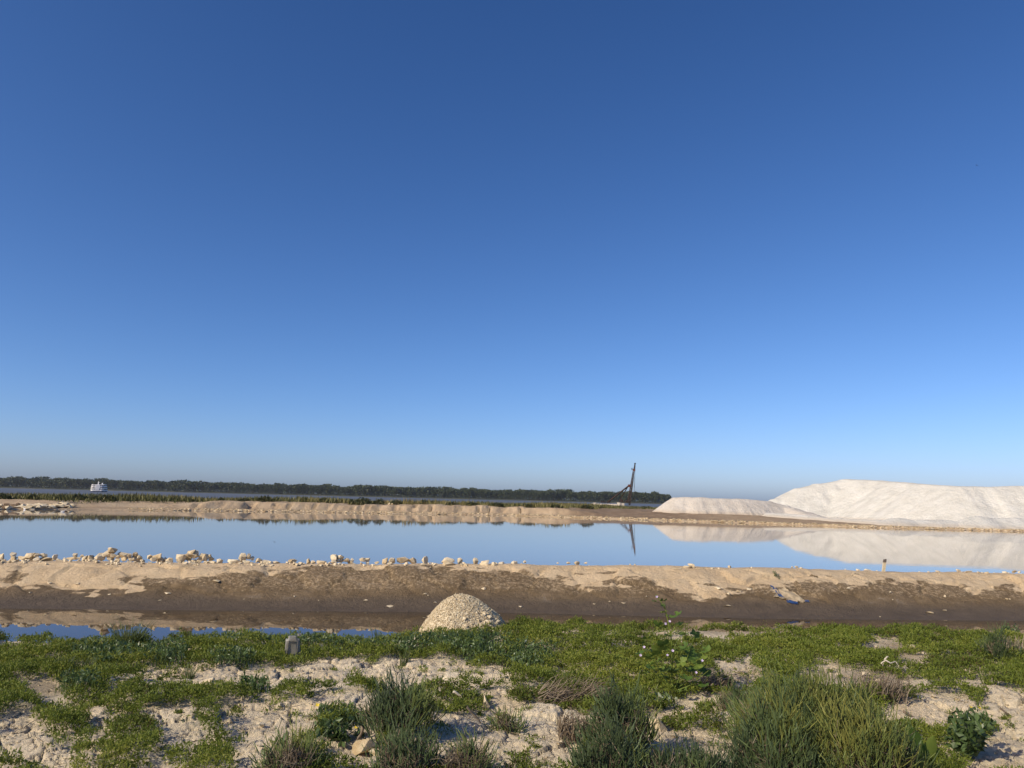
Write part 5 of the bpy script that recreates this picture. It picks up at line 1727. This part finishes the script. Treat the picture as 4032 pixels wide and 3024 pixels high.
b0 = ground_at(1152, 2598)
can = empty('plastic_canister', (b0[0], b0[1], b0[2] - .02), .22)
can.scale = (1.05, 1.05, 1.25)
tag(can, 'clouded grey plastic canister, cut open, standing in the weeds', 'canister')
import bmesh
bm = bmesh.new()
bmesh.ops.create_cube(bm, size=1)
for v in bm.verts:
    tp = v.co.z > 0
    v.co = Vector((v.co.x * (.118 if tp else .152) + (-.012 if tp else 0), v.co.y * (.075 if tp else .10), .195 if tp else 0))
bmesh.ops.bevel(bm, geom=[e for e in bm.edges], offset=.022, segments=4, affect='EDGES')
bmesh.ops.subdivide_edges(bm, edges=[e for e in bm.edges if e.calc_length() > .05], cuts=5, use_grid_fill=True)
rr = random.Random(3)
for v in bm.verts:
    f_ = math.sin(v.co.x * 60) * math.sin(v.co.z * 45 + 1)
    v.co.y += .004 * f_
me = bpy.data.meshes.new('shell'); bm.to_mesh(me); bm.free()
for p_ in me.polygons: p_.use_smooth = True
me.materials.append(M['plastic'])
link('shell', me, can)
g = Geo()
for x0, x1, z0, z1 in ((-.055, -.050, .05, .165), (.035, .040, .04, .165), (-.05, .035, .162, .167)):
    box(g, x0, x1, -.056, -.046, z0, z1)
g.build('moulded_rib', M['plastic'], can)
g = Geo(); tubes(g, [[(.045, 0, .195), (.045, 0, .212)]], [[.016, .016]], .5, 10); g.build('neck', M['plastic'], can)


def gnarl(px, py, path, rad, label, name='driftwood', mt='bleached'):
    b0_ = ground_at(px, py)
    s_ = b0_[1] / F_PX
    g_ = Geo()
    for pth in path:
        pts = np.array([[(a_ - px) * s_, random.uniform(-.02, .02), max((py - c_) * s_ * 1.1, 0) + .01] for a_, c_ in pth])
        tubes(g_, pts[None], np.linspace(rad, rad * .45, len(pts))[None], .5, 6)
    ob = g_.build(name, M[mt], None, True, loc=tuple(b0_))
    tag(ob, label, 'driftwood')


gnarl(1810, 2772, [[(1788, 2735), (1800, 2742), (1812, 2750), (1826, 2762), (1832, 2772)], [(1812, 2750), (1820, 2742)], [(1790, 2736), (1783, 2740)]], .012, 'short bleached white branch on the clay right of the upper shrub')
gnarl(3520, 2650, [[(3475, 2622), (3490, 2612), (3505, 2620), (3530, 2616), (3550, 2628), (3560, 2648)], [(3490, 2612), (3500, 2600), (3507, 2602)], [(3478, 2624), (3485, 2640), (3500, 2638)], [(3530, 2616), (3540, 2630), (3535, 2642)]], 0.0095, 'twisted bleached white root lying on the mats at the right')
gnarl(1870, 2862, [[(1838, 2802), (1855, 2820), (1880, 2842), (1898, 2862)]], .010, 'dark straight stick leaning on clay in the centre', 'stick', 'drywood')
gnarl(1400, 2935, [[(1425, 2880), (1418, 2905), (1395, 2935), (1375, 2960)]], .012, 'dark bent stick beside the half-buried boulder', 'stick', 'drywood')
gnarl(3415, 2675, [[(3398, 2668), (3415, 2672), (3434, 2674)]], .009, 'short dark stick on the flat dirt track at the right', 'stick', 'drywood')
gnarl(3570, 2835, [[(3560, 2812), (3580, 2822), (3605, 2832)]], .012, 'dark bark piece on the clay right of the largest shrub', 'stick', 'drywood')
gnarl(3965, 2830, [[(3940, 2800), (3965, 2818), (3990, 2838)]], .009, 'thin dark stick on the clay slope at the right edge', 'stick', 'drywood')
gnarl(900, 2620, [[(800, 2648), (850, 2636), (920, 2628), (960, 2622)]], .008, 'long thin dry stalk lying across the clod band, left', 'stick', 'drywood')

# ------------------------------------------------------------------ air
g = Geo()
box(g, -5200, 5200, -60, 6000, -4.6, 15.5)
hz = bpy.data.materials.new('pale_air')
hz.use_nodes = True
hn = hz.node_tree.nodes
hn.remove(hn['Principled BSDF'])
pv = hn.new('ShaderNodeVolumePrincipled')
pv.inputs['Color'].default_value = (0.80, 0.88, 1.0, 1)
pv.inputs['Density'].default_value = 0.00008
pv.inputs['Anisotropy'].default_value = 0.2
hz.node_tree.links.new(pv.outputs[0], hn['Material Output'].inputs['Volume'])
o = g.build('haze', hz)
tag(o, 'faint pale haze over the flats', 'haze', kind='stuff')
